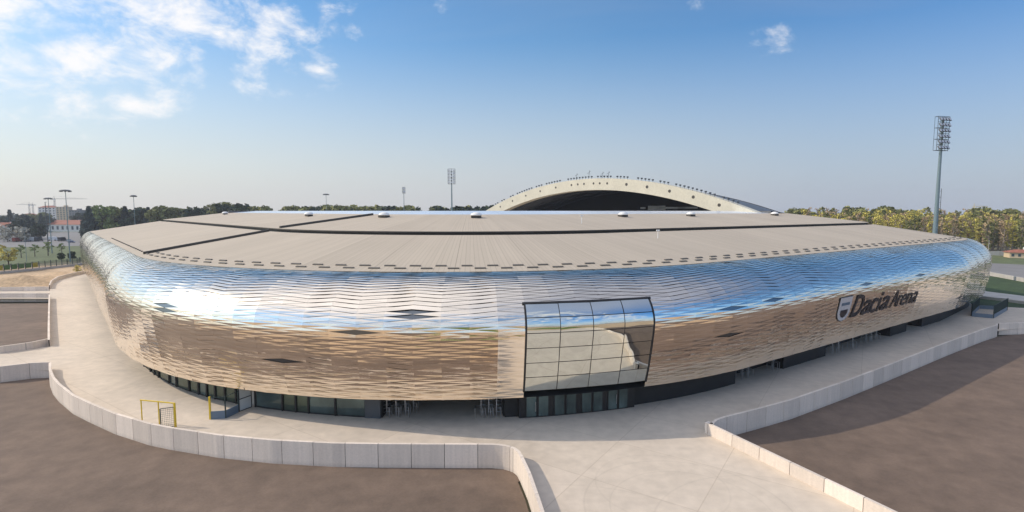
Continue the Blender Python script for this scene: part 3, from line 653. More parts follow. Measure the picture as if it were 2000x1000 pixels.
# ------------------------------------------------------------------ wordmark sign on the right side of the cladding
SG = None
def sign():
    global SG
    def locate(u, v, oo=.1):
        best = None
        for si in range(0, 360):
            s_ = 40 + si * .35
            for j in range(4, 26):
                t = j / 40; p = proj(surf(s_, t, oo)); e = (p[0] - u) ** 2 + (p[1] - v) ** 2
                if best is None or e < best[0]: best = (e, s_, t)
        return surf(best[1], best[2], oo), best[1], best[2]
    A, sa, ta = locate(1632, 621); B, sb, tb = locate(1787, 595, .2); C_, sc_, tc_ = locate(1636, 586)
    tm = (ta + tb) / 2; A = surf(sa, tm, .10); B = surf(sb, tm, .10)
    ex = (B - A); ex.z = 0; ex.normalize(); zb = (A.z + B.z) / 2
    tt_ = t_of_z(A.z + 3.2); e_up = (surf(sa, tt_) - surf(sa, tm)).normalized(); ez = (e_up - ex * e_up.dot(ex)).normalized(); ey = ez.cross(ex)  # into the wall
    Lx = (B - A).dot(ex); hcap = (C_ - A).dot(ez)
    print('SIGN', A, B, Lx, hcap)
    base = Vector((A.x, A.y, zb)); 
    root = empty('wall_sign', base, 'dark italic lettering with silver shield emblem on the shaded right side of the cladding', 'sign')
    Q = Matrix((ex, ey, ez)).transposed(); root.rotation_euler = Q.to_euler()
    def text(txt, size, x0, wd, name, bold):
        cu = bpy.data.curves.new('t', 'FONT'); cu.body = txt; cu.size = size; cu.shear = .28; cu.extrude = .02; cu.offset = bold
        ob = bpy.data.objects.new('t', cu); scn.collection.objects.link(ob); bpy.context.view_layer.update()
        dg = bpy.context.evaluated_depsgraph_get(); me = bpy.data.meshes.new_from_object(ob.evaluated_get(dg)); bpy.data.objects.remove(ob)
        xs = [v.co.x for v in me.vertices]; sx = wd / (max(xs) - min(xs)); mn = min(xs)
        for v in me.vertices: x, y, z = v.co; v.co = (x0 + (x - mn) * sx, -z - .01, y + .2)
        me.materials.clear(); me.materials.append(MATS['letter'])
        o = bpy.data.objects.new(name, me); scn.collection.objects.link(o); o.parent = root; return o
    W = Lx
    # individual letters as parts
    def word(txt, x0, x1, size, bold):
        cu = []; adv = {'D': .78, 'a': .6, 'c': .55, 'i': .3, 'A': .72, 'r': .42, 'e': .58, 'n': .6}
        tot = sum(adv[c] for c in txt); x = x0
        for c in txt:
            wdt = (x1 - x0) * adv[c] / tot; text(c, size, x, wdt * (1.02 if bold > 0 else .98), 'letter', bold); x += wdt
    word('Dacia', W * .155, W * .60, hcap * 1.5, .045)
    word('Arena', W * .625, W * 1.0, hcap * 1.32, 0)
    # shield emblem: dark backing, silver face with a slot and a cup shape
    def plate(pts, y0, y1, name, m, parent):
        mb = MB(); n = len(pts); fr_ = [(x, y0, z) for x, z in pts]; bk_ = [(x, y1, z) for x, z in pts]
        mb.v = fr_ + bk_; mb.f = [tuple(range(n)), tuple(reversed(range(n, 2 * n)))] + [(k_, n + k_, n + (k_ + 1) % n, (k_ + 1) % n) for k_ in range(n)]
        return localpart(mb, name, m, parent)
    w_, h_ = W * .125, hcap * 1.12; x0 = W * .005
    def shield(w0, w1, z0, z1):
        return [(x0 + w0, z1)] + [(x0 + w0, z0 + (z1 - z0) * .42)] + [(x0 + (w0 + w1) / 2 - (w1 - w0) / 2 * math.cos(R(a)), z0 + (z1 - z0) * .42 * (1 - math.sin(R(a)))) for a in range(15, 180, 15)] + [(x0 + w1, z0 + (z1 - z0) * .42), (x0 + w1, z1)]
    em = plate(shield(-.1, w_ + .1, -.1, h_ + .1), .0, .05, 'emblem', 'letter', root)
    plate(shield(0, w_, 0, h_), -.05, -.005, 'emblem_face', 'badge', em)
    plate([(x0 + w_ * .16, h_ * .66), (x0 + w_ * .84, h_ * .66), (x0 + w_ * .84, h_ * .78), (x0 + w_ * .16, h_ * .78)], -.07, -.051, 'emblem_bar', 'bluegrey', em)
    plate([(x0 + w_ * .2, h_ * .47), (x0 + w_ * .2, h_ * .3), (x0 + w_ * .35, h_ * .17), (x0 + w_ * .5, h_ * .13), (x0 + w_ * .65, h_ * .17), (x0 + w_ * .8, h_ * .3), (x0 + w_ * .8, h_ * .47)], -.07, -.051, 'emblem_cup', 'letter', em)
sign()
# ------------------------------------------------------------------ ground
sheet('ground', [(-3000, -1500), (3000, -1500), (3000, 5000), (-3000, 5000)], -1.25, 'terrain')
ground_z = -1.25
rampL = [Vector((.2, 47.0)), Vector((.54, 45.5)), Vector((1.8, 36.8)), Vector((5.2, 10)), Vector((11.6, -40))]
rampR = [Vector((19.3, 51.4)), Vector((22.1, 45.5)), Vector((26.2, 36.8)), Vector((38.5, 10))]
WL = [G(u, v, 1.1).xy for u, v in [(95, 708), (95, 722), (101, 737), (112, 750), (140, 772), (172, 787), (222, 808), (290, 828), (332, 836), (425, 850), (530, 860), (650, 866), (750, 867.5), (850, 868), (960, 866), (990, 868)]]
WR = [G(u, v, 1.1).xy for u, v in [(1391, 829), (1402, 820), (1420, 814), (1484, 798), (1547, 781), (1652, 745), (1733, 714.5), (1850, 669), (1922, 643), (1949, 635)]]
farR = [Vector((93, 97.5)), Vector((110, 100)), Vector((170, 108))]
WL = WL[:-2] + [G(u, v, -1.1).xy for u, v in [(962, 914.5), (985, 917), (1001, 922), (1010, 929), (1016, 941)]]
rampL = [WL[-1], Vector((1.26, 40.7)), Vector((1.8, 36.8)), Vector((5.2, 10))]
plz = WL + rampL[1:] + list(reversed(rampR)) + WR + farR + [G(2300, 612, 0).xy, G(1990, 601, 0).xy, G(1900, 596, 0).xy] + [plan(s_, 3.2).xy for s_ in [S_RC + 30 + q * 4 for q in range(int((LEN - 136 - S_RC - 30) / 4))]]
LB = [G(u, v, 1.1).xy for u, v in [(165, 528), (140, 533), (112, 540), (99, 548), (95, 557)]]
LB2 = [G(95, 575, 1.1).xy, G(94, 600, 1.1).xy, G(93, 640, 1.1).xy, G(93, 664, 1.1).xy]
rampA = (G(0, 573, 1.1).xy, G(95, 573, 1.1).xy, G(95, 560, 1.1).xy, G(0, 561, 1.1).xy)   # upper left walkway
plz += LB + [rampA[3] + Vector((-60, 0))] + [rampA[0] + Vector((-60, 0))] + LB2 + [G(0, 676, 1.1).xy + Vector((-60, -3)), G(0, 716, 1.1).xy + Vector((-60, -3))]
sheet('plaza', plz, 0.0, 'plaza')
# asphalt lots
sheet('asphalt', [(-400, 25), (3.0, 25)] + [(p.x - .2, p.y) for p in reversed(rampL)] + [(p.x, p.y + .1) for p in reversed(WL)] + [(-130, 70), (-400, 62)], -1.1, 'asphalt')
sheet('asphalt', [(-190, 84), G(93, 664, 1.1).xy, G(95, 575, 1.1).xy, G(0, 576, 1.1).xy, (-190, 134)], -1.1, 'asphalt')
sheet('asphalt', [(p.x + .2, p.y) for p in rampR if p.y > 25] + [(31.8, 25), (300, 25), (300, 112)] + [tuple(p) for p in reversed(farR)] + [tuple(p) for p in reversed(WR)], -1.1, 'asphalt')
# precast parapet walls: each 3 m panel an island so it takes its own tone
def resample(pts, step):
    out = [pts[0].copy()]; acc = 0.0
    for a, b in zip(pts[:-1], pts[1:]):
        l = (b - a).length; d = 0.0
        while acc + (l - d) >= step:
            d += step - acc; acc = 0.0; out.append(a + (b - a) * (d / l))
        acc += l - d
    if (out[-1] - pts[-1]).length > step * .4: out.append(pts[-1].copy())
    else: out[-1] = pts[-1].copy()
    return out
def parapet(pts, label, inside, th=.28, z0=-1.1, z1=1.1, step=3.0, m='precast', group=None, flute=True):
    pts = [Vector((p[0], p[1])) for p in pts]; mb = MB(); cap = MB(); fine = resample(pts, .375)
    def off(i, d):
        a = fine[max(0, i - 1)]; b = fine[min(len(fine) - 1, i + 1)]; t = (b - a).normalized(); return fine[i] + Vector((-t.y, t.x)) * d * inside
    per = int(step / .375 + .5)
    for k0 in range(0, len(fine) - 1, per):
        k1 = min(k0 + per, len(fine) - 1); i0 = len(mb.v); n = k1 - k0
        for q in range(n + 1):
            p = off(k0 + q, 0); r_ = off(k0 + q, th)
            g = .026 / .375
            if q == 0: p = p.lerp(off(k0 + 1, 0), g); r_ = r_.lerp(off(k0 + 1, th), g)
            if q == n: p = p.lerp(off(k0 + n - 1, 0), g); r_ = r_.lerp(off(k0 + n - 1, th), g)
            mb.v += [(p.x, p.y, z0), (p.x, p.y, z1), (r_.x, r_.y, z1), (r_.x, r_.y, z0)]
        for q in range(n):
            a = i0 + q * 4; b = a + 4
            for e in range(3): mb.f.append((a + e, b + e, b + e + 1, a + e + 1))
        mb.f.append((i0, i0 + 1, i0 + 2, i0 + 3)); e = i0 + n * 4; mb.f.append((e + 3, e + 2, e + 1, e))
    o = mb.build('parapet_wall', m)
    import bmesh
    bm = bmesh.new(); bm.from_mesh(o.data); bmesh.ops.recalc_face_normals(bm, faces=bm.faces); bm.to_mesh(o.data); bm.free()
    core = MB(); n = len(fine)
    for i in range(0, n - 1, 2):
        j = min(i + 2, n - 1); a, b = off(i, .06), off(j, .06); c, d = off(j, th - .06), off(i, th - .06)
        core.hexa([(a.x, a.y, z0), (b.x, b.y, z0), (c.x, c.y, z0), (d.x, d.y, z0)], [(a.x, a.y, z1 - .03), (b.x, b.y, z1 - .03), (c.x, c.y, z1 - .03), (d.x, d.y, z1 - .03)])
    c_ = core.build('wall_core', 'dark'); c_.parent = o
    tag(o, label, 'wall', group); return o
parapet(WL, 'long curved pale panel wall along the front edge of the plaza', 1)
parapet(rampL, 'low wall on the left side of the front ramp, casting a shadow strip', 1)
parapet(list(reversed(rampR)) + [WR[0]], 'sunlit low wall on the right side of the front ramp', 1)
parapet(WR + [Vector((90.5, 97.3))], 'long grey wall along the shaded right side of the plaza', 1)
parapet([Vector((90.8, 97.3)), Vector((93, 97.6))] + farR[1:], 'short pale wall at the far right edge leading out of the picture', 1, step=4)
parapet([G(0, 676, 1.1).xy + Vector((-60, -3)), G(0, 676, 1.1).xy, G(60, 668, 1.1).xy, G(93, 661, 1.1).xy], 'wall on the far side of the lower left walkway', -1)
parapet([G(0, 716, 1.1).xy + Vector((-60, -3)), G(0, 716, 1.1).xy, G(60, 709, 1.1).xy, G(95, 707.5, 1.1).xy], 'wall on the near side of the lower left walkway', 1)
parapet(LB2, 'straight wall between the plaza and the upper left asphalt yard', 1)
parapet([rampA[0] + Vector((-60, 0)), rampA[0], rampA[1]], 'wall on the near side of the upper left walkway', 1)
parapet([rampA[3] + Vector((-60, 0)), rampA[3], rampA[2]], 'wall on the far side of the upper left walkway', 1, z0=-.3)
parapet(list(LB), 'curved wall round the far left end of the plaza beside the earth mound', 1, z0=-.6)
# left: bare earth, mound, banks
sheet('soil', [G(-300, 562, -1).xy, G(100, 558, -1).xy, G(165, 535, -1).xy, G(200, 512, -1).xy, G(-300, 540, -1).xy], -1.12, 'soil')
def mound(name, c, rx, ry, h, m, rz=0, seed=1):
    random.seed(seed); n = 28; mb = MB(); ph = [random.uniform(0, 6) for _ in range(4)]
    V = []
    for j in range(n + 1):
        for i in range(n + 1):
            x, y = 2 * i / n - 1, 2 * j / n - 1; r = math.hypot(x, y); z = max(0, 1 - r * r) ** 1.3 * (1 + .18 * math.sin(5 * x + ph[0]) + .15 * math.sin(7 * y + ph[1]) + .08 * math.sin(13 * x + 9 * y + ph[2]))
            X, Y = x * rx, y * ry; V.append((c[0] + X * math.cos(rz) - Y * math.sin(rz), c[1] + X * math.sin(rz) + Y * math.cos(rz), c[2] + h * z - .05 * (r > 1)))
    mb.v = V; mb.f = [(j * (n + 1) + i, j * (n + 1) + i + 1, (j + 1) * (n + 1) + i + 1, (j + 1) * (n + 1) + i) for j in range(n) for i in range(n)]
    return tag(mb.build(name, m, None, True), kind='structure')
mound('earth_mound', (*G(48, 556, -1.1).xy, -1.11), 15, 8, 2.6, 'soil', .1, 3)
mound('earth_mound', (*G(118, 540, -1.1).xy, -1.11), 14, 7, 1.3, 'soil', .3, 4)
# ground strips beyond, left: verge, street, parking
def band(name, m, pts, z): return sheet(name, [G(u, v, z).xy for u, v in pts], z, m)
band('grass', 'grass', [(-600, 530), (-60, 522), (200, 507), (300, 470), (300, 459), (-600, 470)], -1.115)
band('car_park', 'road', [(-600, 495), (160, 480), (260, 452), (-600, 462)], -1.105)
band('lawn', 'grass', [(-600, 462), (260, 452), (300, 441), (-600, 452)], -1.1)
# right: road, dark bank, lawn
band('grass', 'grassdark', [(1860, 612), (2600, 640), (2600, 560), (1830, 530)], -1.1)
band('path', 'kerb', [(1860, 570), (2000, 588), (2600, 640), (2600, 622), (2000, 578), (1860, 561)], -1.09)
band('road', 'road', [(1850, 528), (2000, 548), (2600, 590), (2600, 560), (2000, 517), (1850, 510)], -1.085)
band('lawn', 'grass', [(1850, 514), (2600, 560), (2600, 505), (1850, 497)], -1.095)
# a real retaining kerb of pale stones on the dark bank
def kerb(pts, label, h=.8, z0=-1.1, th=.5, m='kerb'):
    mb = MB(); P = resample([G(u, v, z0).xy for u, v in pts], 2.0)
    for a, b in zip(P[:-1], P[1:]):
        d = (b - a).normalized(); n = Vector((-d.y, d.x)) * th; q = b - d * .06
        mb.hexa([(*a, z0), (*q, z0), (*(q + n), z0), (*(a + n), z0)], [(*a, z0 + h), (*q, z0 + h), (*(q + n), z0 + h), (*(a + n), z0 + h)])
    return tag(mb.build('retaining_wall', m), label, 'wall')
kerb([(1900, 532), (2000, 551), (2300, 600)], 'pale stone retaining wall between the dark green bank and the road at right', 1.3)
kerb([(1900, 581), (2000, 594), (2300, 640)], 'low pale kerb wall below the dark green bank at right', .7)
kerb([(1890, 498), (2300, 505)], 'long pale boundary wall at the foot of the budding wood', 2.2, m='kerb')
# surroundings behind the camera: they show up in the mirror cladding
sheet('soil', [(-500, -420), (500, -420), (500, 25), (-500, 25)], -1.09, 'soil')
mound('grass_bank', (2, -26, -1.1), 26, 14, 6.5, 'grassbank', .1, 6)
mound('grass_bank', (44, -24, -1.1), 22, 13, 5.5, 'grassbank', -.1, 8)
mound('earth_mound', (0, -170, -1.1), 140, 30, 11, 'soil', 0, 9)
# ------------------------------------------------------------------ trees
def leaf_blob(mb, c, r, n, sz, flat=1.0):
    for _ in range(n):
        while True:
            p = Vector((random.uniform(-1, 1), random.uniform(-1, 1), random.uniform(-1, 1)))
            if .35 < p.length < 1: break
        q = Vector((c[0] + p.x * r[0], c[1] + p.y * r[1], c[2] + p.z * r[2])); s_ = sz * random.uniform(.5, 1.3)
        a = Vector((random.gauss(0, 1), random.gauss(0, 1), random.gauss(0, 1))).normalized(); b = a.orthogonal().normalized() * s_; c2 = a.cross(b) * random.uniform(.5, 1)
        mb.face([q - b, q - c2 * .7, q + b, q + c2])
def tree(kind, label, leaf, bark='bark', h=12, w=5, seed=0, n=26, leaves=30, sz=.8, trunk=.28, loc=(0, 0), name='tree', group=None, top=.0):
    random.seed(seed); root = empty(name, (loc[0], loc[1], ground_z), label, 'tree', group)
    tr = MB(); tr.bar((0, 0, 0), (0, 0, h * trunk), .035 * h, .022 * h, 7); tr.bar((0, 0, h * trunk), (.02 * h, 0, h * .8), .022 * h, .006 * h, 6)
    cr = MB()
    for i in range(n):
        f = i / (n - 1)
        if kind == 'cone': z = h * (trunk * .5 + (1 - trunk * .5) * f); rad = w / 2 * (1 - f) ** .8
        elif kind == 'column': z = h * (trunk + (1 - trunk) * f); rad = w / 2 * math.sin(math.pi * (.12 + .8 * f)) ** .7
        else: z = h * (trunk + (1 - trunk) * (.08 + .86 * random.random())); zz_ = (z / h - trunk) / (1 - trunk) * 2 - 1; rad = w / 2 * math.sqrt(max(0.05, 1 - zz_ * zz_))
        a = random.uniform(0, 6.28) if kind != 'cone' else i * 2.4; rr = rad * random.uniform(.35, .95)
        c = (rr * math.cos(a), rr * math.sin(a), z); br = max(.5, w * random.uniform(.11, .22)) if kind != 'cone' else max(.4, rad * .5)
        tr.bar((0, 0, max(h * trunk * .8, z - rr * .8)), c, .008 * h, .003 * h, 4, False)
        leaf_blob(cr, c, (br, br, br * .75), leaves, sz)
    localpart(tr, 'trunk', bark, root); localpart(cr, 'crown', leaf, root); return root
tmpl = {}
def T(key, **k): tmpl[key] = k
used_t = {}
def plant(key, loc, sc=1.0, label=None, group=None, zs=1.0):
    k = tmpl[key]
    if key not in used_t:
        r = tree(label=label, group=group, **k); used_t[key] = r
    else:
        r = copy_tree(used_t[key]); r['label'] = label
        if group: r['group'] = group
        elif 'group' in r: del r['group']
    r.location = (loc[0], loc[1], ground_z); r.rotation_euler = (0, 0, random.uniform(0, 6.28)); r.scale = (sc, sc, sc * zs); return r
T('conifer', kind='cone', leaf='leafblue', h=16, w=9, seed=1, n=34, leaves=46, sz=.8, trunk=.1, name='conifer')
T('dark', kind='round', leaf='leafdark', h=15, w=12, seed=2, n=34, leaves=44, sz=.9, trunk=.2, name='broadleaf_tree')
T('dark2', kind='round', leaf='leafolive', h=14, w=12, seed=12, n=34, leaves=44, sz=.9, trunk=.2, name='broadleaf_tree')
T('green', kind='round', leaf='leafgreen', h=17, w=13, seed=3, n=36, leaves=46, sz=.8, trunk=.15, name='broadleaf_tree')
T('budding', kind='column', leaf='leafyellow', bark='palebark', h=21, w=5.5, seed=4, n=34, leaves=20, sz=.5, trunk=.2, name='poplar_tree')
T('olive', kind='column', leaf='leafolive', bark='palebark', h=20, w=6, seed=5, n=34, leaves=22, sz=.5, trunk=.18, name='poplar_tree')
T('bare', kind='column', leaf='twigs', bark='palebark', h=21, w=5, seed=6, n=36, leaves=10, sz=.42, trunk=.2, name='poplar_tree')
T('young', kind='round', leaf='leafgreen', h=7, w=4.5, seed=7, n=16, leaves=14, sz=.35, trunk=.35, name='young_tree')
T('yellow', kind='round', leaf='leafyellow', h=7.5, w=6.5, seed=8, n=20, leaves=26, sz=.4, trunk=.25, name='young_tree')
T('blossom', kind='round', leaf='blossom', h=6, w=9, seed=9, n=20, leaves=26, sz=.5, trunk=.15, name='blossom_tree')
def at_px(u, D): # bearing of pixel column u at forward distance D
    return Vector(((u - 1000) / F * D * 1.0, D))
def hgt(v, D): return H - ground_z - (v - 412) / F * D  # total height of something whose top is at row v
# individual trees on the left
def tl(key, u, D, vtop, label, group=None):
    base_h = tmpl[key]['h']; s_ = hgt(vtop, D) / base_h; return plant(key, at_px(u, D), s_, label, group)
tl('green', 202, 430, 404, 'pale green rounded tree standing out among the dark trees left of the stadium')
tl('conifer', 176, 420, 405, 'dark blue-green conifer beside the pale green rounded tree')
tl('conifer', 82, 560, 419, 'dark conifer between the white houses and the flats')
tl('conifer', 22, 560, 411, 'tall dark conifer near the left edge')
tl('blossom', 14, 400, 441, 'wide pale blossoming tree at the left edge by the street')
tl('blossom', 33, 400, 445, 'smaller pale blossoming tree beside the street')
plant('yellow', G(152, 534, -1.1), .45, 'small orange-yellow bush beside the far left end of the cladding')
plant('dark', G(141, 508, -1.1), .28, 'low dark bush behind the fence next to the left end of the cladding')
plant('dark', G(120, 509, -1.1), .26, 'low dark bush behind the fence, left of the one by the cladding')
tl('yellow', 12, 222, 480, 'bright yellow-green young tree behind the fence at the left edge')
for i, (u, v) in enumerate([(38, 478), (65, 477), (91, 472), (118, 475)]):
    tl('young', u, 262 + i * 6, v, 'slim young tree in the row on the verge, %s' % ['leftmost of four', 'second from left', 'third from left, fullest crown', 'rightmost, next to the lamp mast'][i], 'young trees on the verge behind the fence')
random.seed(21)
GL = 'dark trees around the houses left of the stadium'
for i, (u, D, v) in enumerate([(30, 440, 432), (44, 430, 430), (56, 440, 424), (66, 450, 428), (75, 430, 436), (50, 600, 418), (8, 600, 422), (36, 640, 420), (96, 600, 422), (155, 620, 416), (166, 560, 420),
                               (188, 500, 411), (215, 480, 408), (228, 450, 406), (238, 470, 410), (247, 440, 405), (256, 460, 410), (272, 440, 406), (280, 470, 408), (292, 440, 407), (305, 470, 410), (318, 440, 405), (332, 460, 408), (345, 450, 409), (357, 460, 411), (62, 700, 419), (88, 700, 416)]):
    tl(random.choice(['dark', 'dark', 'dark2', 'conifer'] if u < 300 else ['dark2', 'dark']), u, D, v, 'dark leafy tree in the belt beyond the houses and roof on the left', GL)
GH = 'tree tops showing above the stadium roof'
for i in range(64):
    u = 372 + i * 9.4 + random.uniform(-3, 3)
    if 520 < u < 570 or 735 < u < 742 or 812 < u < 840: continue
    D = random.uniform(400, 470); v = random.uniform(403, 408) - (5 if 400 < u < 470 and random.random() < .6 else 0) - (3 if 930 < u else 0)
    tl(random.choice(['dark2', 'dark', 'olive']), u, D, v, 'distant tree whose top shows just above the stadium roof edge', GH)
GR = 'budding poplars in the wood right of the stadium'
random.seed(33)
for i in range(220):
    row = i % 4; u = 1550 + (i // 4) * 9.2 + random.uniform(-6, 6); D = [292, 315, 345, 400][row] + random.uniform(-8, 8) + max(0, (1750 - u)) * .15
    v = [427, 421, 416, 412][row] + random.uniform(-7, 7)
    if u > 1900: v += 2
    key = random.choice(['budding', 'budding', 'olive', 'bare', 'bare'] if row < 3 else ['olive', 'bare', 'bare', 'dark2'])
    tl(key, u, D, v, {'budding': 'tall poplar in fresh yellow-green leaf in the wood at right', 'olive': 'tall olive green poplar in the wood at right', 'bare': 'tall brownish poplar still nearly leafless in the wood at right', 'dark2': 'dark olive tree at the back of the wood at right'}[key], {'budding': 'yellow-green poplars of the wood', 'olive': 'olive green poplars of the wood', 'bare': 'brown nearly leafless poplars of the wood', 'dark2': 'dark trees at the back of the wood'}[key])
# far wooded skyline: one mass nobody could count
def far_wood(a, b, D, h, m, seed, n=2600):
    random.seed(seed); mb = MB()
    for i in range(n):
        az = random.uniform(a, b); d = D * random.uniform(.92, 1.25); x = (az - 1000) / F * d; hh = h * (.6 + .25 * math.sin(az * .045) + .15 * math.sin(az * .21 + 2)) * random.uniform(.5, 1.05)
        p = Vector((x, d, ground_z + hh * random.uniform(.3, 1))); r = random.uniform(2, 4.5)
        a_ = Vector((random.gauss(0, 1), random.gauss(0, 1), random.gauss(0, 1))).normalized(); q = a_.orthogonal().normalized() * r; c = a_.cross(q) * .7
        mb.face([p - q, p - c, p + q, p + c])
        if i % 2 == 0: mb.face([(x - 5, d + 6, ground_z), (x + 5, d + 6, ground_z), (x + 5, d + 6, ground_z + hh * .7), (x - 5, d + 6, ground_z + hh * .7)])
    return tag(mb.build('distant_wood', m), kind='stuff', label='far wooded skyline on the horizon', cat='wood')
tag(far_wood(-700, 420, 950, 22, 'leafblue', 5), label='far bluish wooded skyline behind the houses on the left')
tag(far_wood(1480, 2700, 620, 22, 'leafdark', 6), label='far dark wooded skyline behind the budding wood on the right')
tag(far_wood(420, 1480, 800, 21, 'leafdark', 7, 1800), label='far dark wooded skyline behind the stadium')
# ------------------------------------------------------------------ far buildings
def gable(name, label, c, L_, W_, hw, hr, rz, wall='wallwhite', roofm='redtile', nwin=6, floors=1, cat='house', flat=False):
    root = empty(name, (c[0], c[1], ground_z), label, cat, None, rz)
    mb = MB(); mb.box((0, 0, hw / 2), (L_, W_, hw)); localpart(mb, 'wall', wall, root)
    mb = MB()
    if flat: mb.box((0, 0, hw + .3), (L_ + .5, W_ + .5, .6)); mb.box((L_ * .15, 0, hw + 1.6), (L_ * .25, W_ * .4, 2))
    else:
        e = .7; a = [(-L_ / 2 - e, -W_ / 2 - e, hw + .02), (L_ / 2 + e, -W_ / 2 - e, hw + .02), (L_ / 2 + e, W_ / 2 + e, hw + .02), (-L_ / 2 - e, W_ / 2 + e, hw + .02)]; r0, r1 = (-L_ / 2 + W_ * .45, 0, hw + hr), (L_ / 2 - W_ * .45, 0, hw + hr)
        mb.face([a[0], a[1], r1, r0]); mb.face([a[2], a[3], r0, r1]); mb.face([a[1], a[2], r1]); mb.face([a[3], a[0], r0]); mb.face(a[::-1])
    rf = localpart(mb, 'roof', roofm, root)
    mb = MB(); mb.box((L_ * .2, W_ * .15, hw + hr * .8 + .4), (.9, .9, 2)); ch = localpart(mb, 'chimney', 'wallwhite', rf)
    fh = hw / floors
    for f in range(floors):
        for i in range(nwin):
            x = -L_ / 2 + (i + .5) * L_ / nwin
            mb = MB(); mb.box((x, -W_ / 2 - .02, f * fh + fh * .55), (L_ / nwin * .42, .1, fh * .48)); localpart(mb, 'window', 'pane', root)
    return root
gable('terraced_house', 'long white house with red tiled roof nearest the street on the left', at_px(135, 600), 58, 14, 8, 5, R(-9), nwin=9)
gable('terraced_house', 'smaller white house with hipped red roof behind the lamp masts', at_px(92, 620), 16, 12, 8.5, 4, R(8), nwin=3)
gable('terraced_house', 'low white house with red roof at the left edge behind the blossom', at_px(5, 520), 34, 12, 7.5, 4.5, R(5), nwin=5)
gable('apartment_block', 'tan flat-roofed apartment block on the skyline at left', at_px(129, 800), 15, 14, 29, 0, R(20), 'wallcream', 'wallcream', 4, 9, 'building', True)
gable('apartment_block', 'pinkish white apartment block left of the tan one', at_px(100, 820), 22, 14, 28.5, 3, R(15), 'wallwhite', 'redtile', 5, 8, 'building')
gable('apartment_block', 'dark low block on the skyline right of the tan apartment block', at_px(155, 760), 16, 12, 24, 0, R(0), 'road', 'road', 4, 7, 'building', True)
gable('apartment_block', 'pale grey low block far behind the conifers at left', at_px(62, 900), 24, 14, 16, 3, R(0), 'wallwhite', 'redtile', 6, 5, 'building')
gable('farm_building', 'small pinkish hut with red roof at the right edge in front of the wood', at_px(1995, 262), 10, 7, 2.8, 1.4, R(-25), 'wallcream', 'redtile', 4)
gable('farm_building', 'white shed half hidden in the far wood on the right', at_px(1966, 600), 12, 8, 12, 2, 0, 'wallwhite', 'wallwhite', 3)
def crane(u, D, vtop, jib_l, jib_r, label, col='mastdark'):
    c = at_px(u, D); h = hgt(vtop, D); root = empty('tower_crane', (c.x, c.y, ground_z), label, 'crane'); mb = MB(); s_ = .9
    for sx, sy in ((-1, -1), (1, -1), (1, 1), (-1, 1)): mb.bar((sx * s_, sy * s_, 0), (sx * s_, sy * s_, h), .18, n=4)
    for i in range(int(h / 3)): z = i * 3; mb.bar((-s_, -s_, z), (s_, -s_, z + 3), .12, n=4); mb.bar((s_, s_, z), (-s_, s_, z + 3), .12, n=4)
    mb.bar((0, 0, h), (0, 0, h + 6), .35, .1, 4); localpart(mb, 'mast', col, root)
    mb = MB(); mb.bar((-jib_l, 0, h + .2), (jib_r, 0, h + .2), .3, n=4); mb.bar((-jib_l * .6, 0, h + 1.5), (jib_r * .9, 0, h + 1.5), .15, n=4)
    for i in range(14): x = -jib_l + (jib_l + jib_r) * i / 14; mb.bar((x, 0, h + .2), (x + 2, 0, h + 1.5), .1, n=4)
    mb.bar((0, 0, h + 6), (jib_r * .7, 0, h + 1.5), .08, n=4); mb.bar((0, 0, h + 6), (-jib_l * .7, 0, h + 1.5), .08, n=4); localpart(mb, 'jib', col, root)
    mb = MB(); mb.box((1.4, -1, h - 1.2), (1.6, 1.6, 2)); localpart(mb, 'cab', 'white', root); return root
crane(61, 1100, 400, 26, 6, 'left of two far tower cranes above the trees at the left edge')
crane(68, 1150, 401, 6, 7, 'right of two far tower cranes standing close together at the left edge')
crane(111, 1000, 389, 5, 62, 'tower crane with long jib behind the lamp masts on the left')
crane(1899, 1000, 404, 4, 26, 'pale tower crane on the skyline above the wood at right', 'yellow')
# ------------------------------------------------------------------ lamp masts (crown of lamps on a pole)
def lamp_mast(u, D, vtop, label, crown=2.6, r=.16):
    c = at_px(u, D); h = hgt(vtop, D); root = empty('lamp_mast', (c.x, c.y, ground_z), label, 'lamp mast', 'lamp masts around the stadium')
    mb = MB(); mb.bar((0, 0, 0), (0, 0, h), r * 1.6, r * .7, 10); localpart(mb, 'pole', 'mastpaint', root)
    mb = MB(); mb.lathe([(.01, h + .55), (crown * .6, h + .42), (crown, h), (crown * .96, h - .12), (.2, h - .25), (.01, h - .25)], (0, 0, 0), 16); localpart(mb, 'lamp_ring', 'mastdark', root)
    for k in range(8):
        a = k * math.pi / 4; mb = MB(); mb.box((crown * .8 * math.cos(a), crown * .8 * math.sin(a), h - .35), (.7, .45, .3), a); localpart(mb, 'lamp_head', 'mastdark', root)
    return root
lamp_mast(133.5, 240, 373, 'nearest and tallest lamp mast standing left of the stadium cladding', 2.3)
lamp_mast(99, 290, 388, 'lamp mast left of the nearest one, seen against the flats', 2.0)
lamp_mast(265, 300, 383, 'lamp mast rising behind the far left end of the roof', 1.7)
lamp_mast(639, 380, 380, 'small lamp mast above the middle left of the roof', 2.3)
def pole(u, D, vtop, label, r=.12, name='street_pole', m='mastpaint'):
    c = at_px(u, D); h = hgt(vtop, D); root = empty(name, (c.x, c.y, ground_z), label, 'pole')
    mb = MB(); mb.bar((0, 0, 0), (0, 0, h), r, r * .6, 8); localpart(mb, 'shaft', m, root)
    mb = MB(); mb.box((.35, 0, h), (1.1, .3, .16)); localpart(mb, 'lamp_head', 'mastdark', root); return root
pole(48, 240, 446, 'thin grey street light behind the fence at left', .1)
pole(92.5, 300, 395, 'dark slender pole crowned with dishes left of the lamp masts', .28, m='mastdark')
pole(1922, 240, 475, 'thin pale pole right of the cladding, left of a pair', .12, m='kerb')
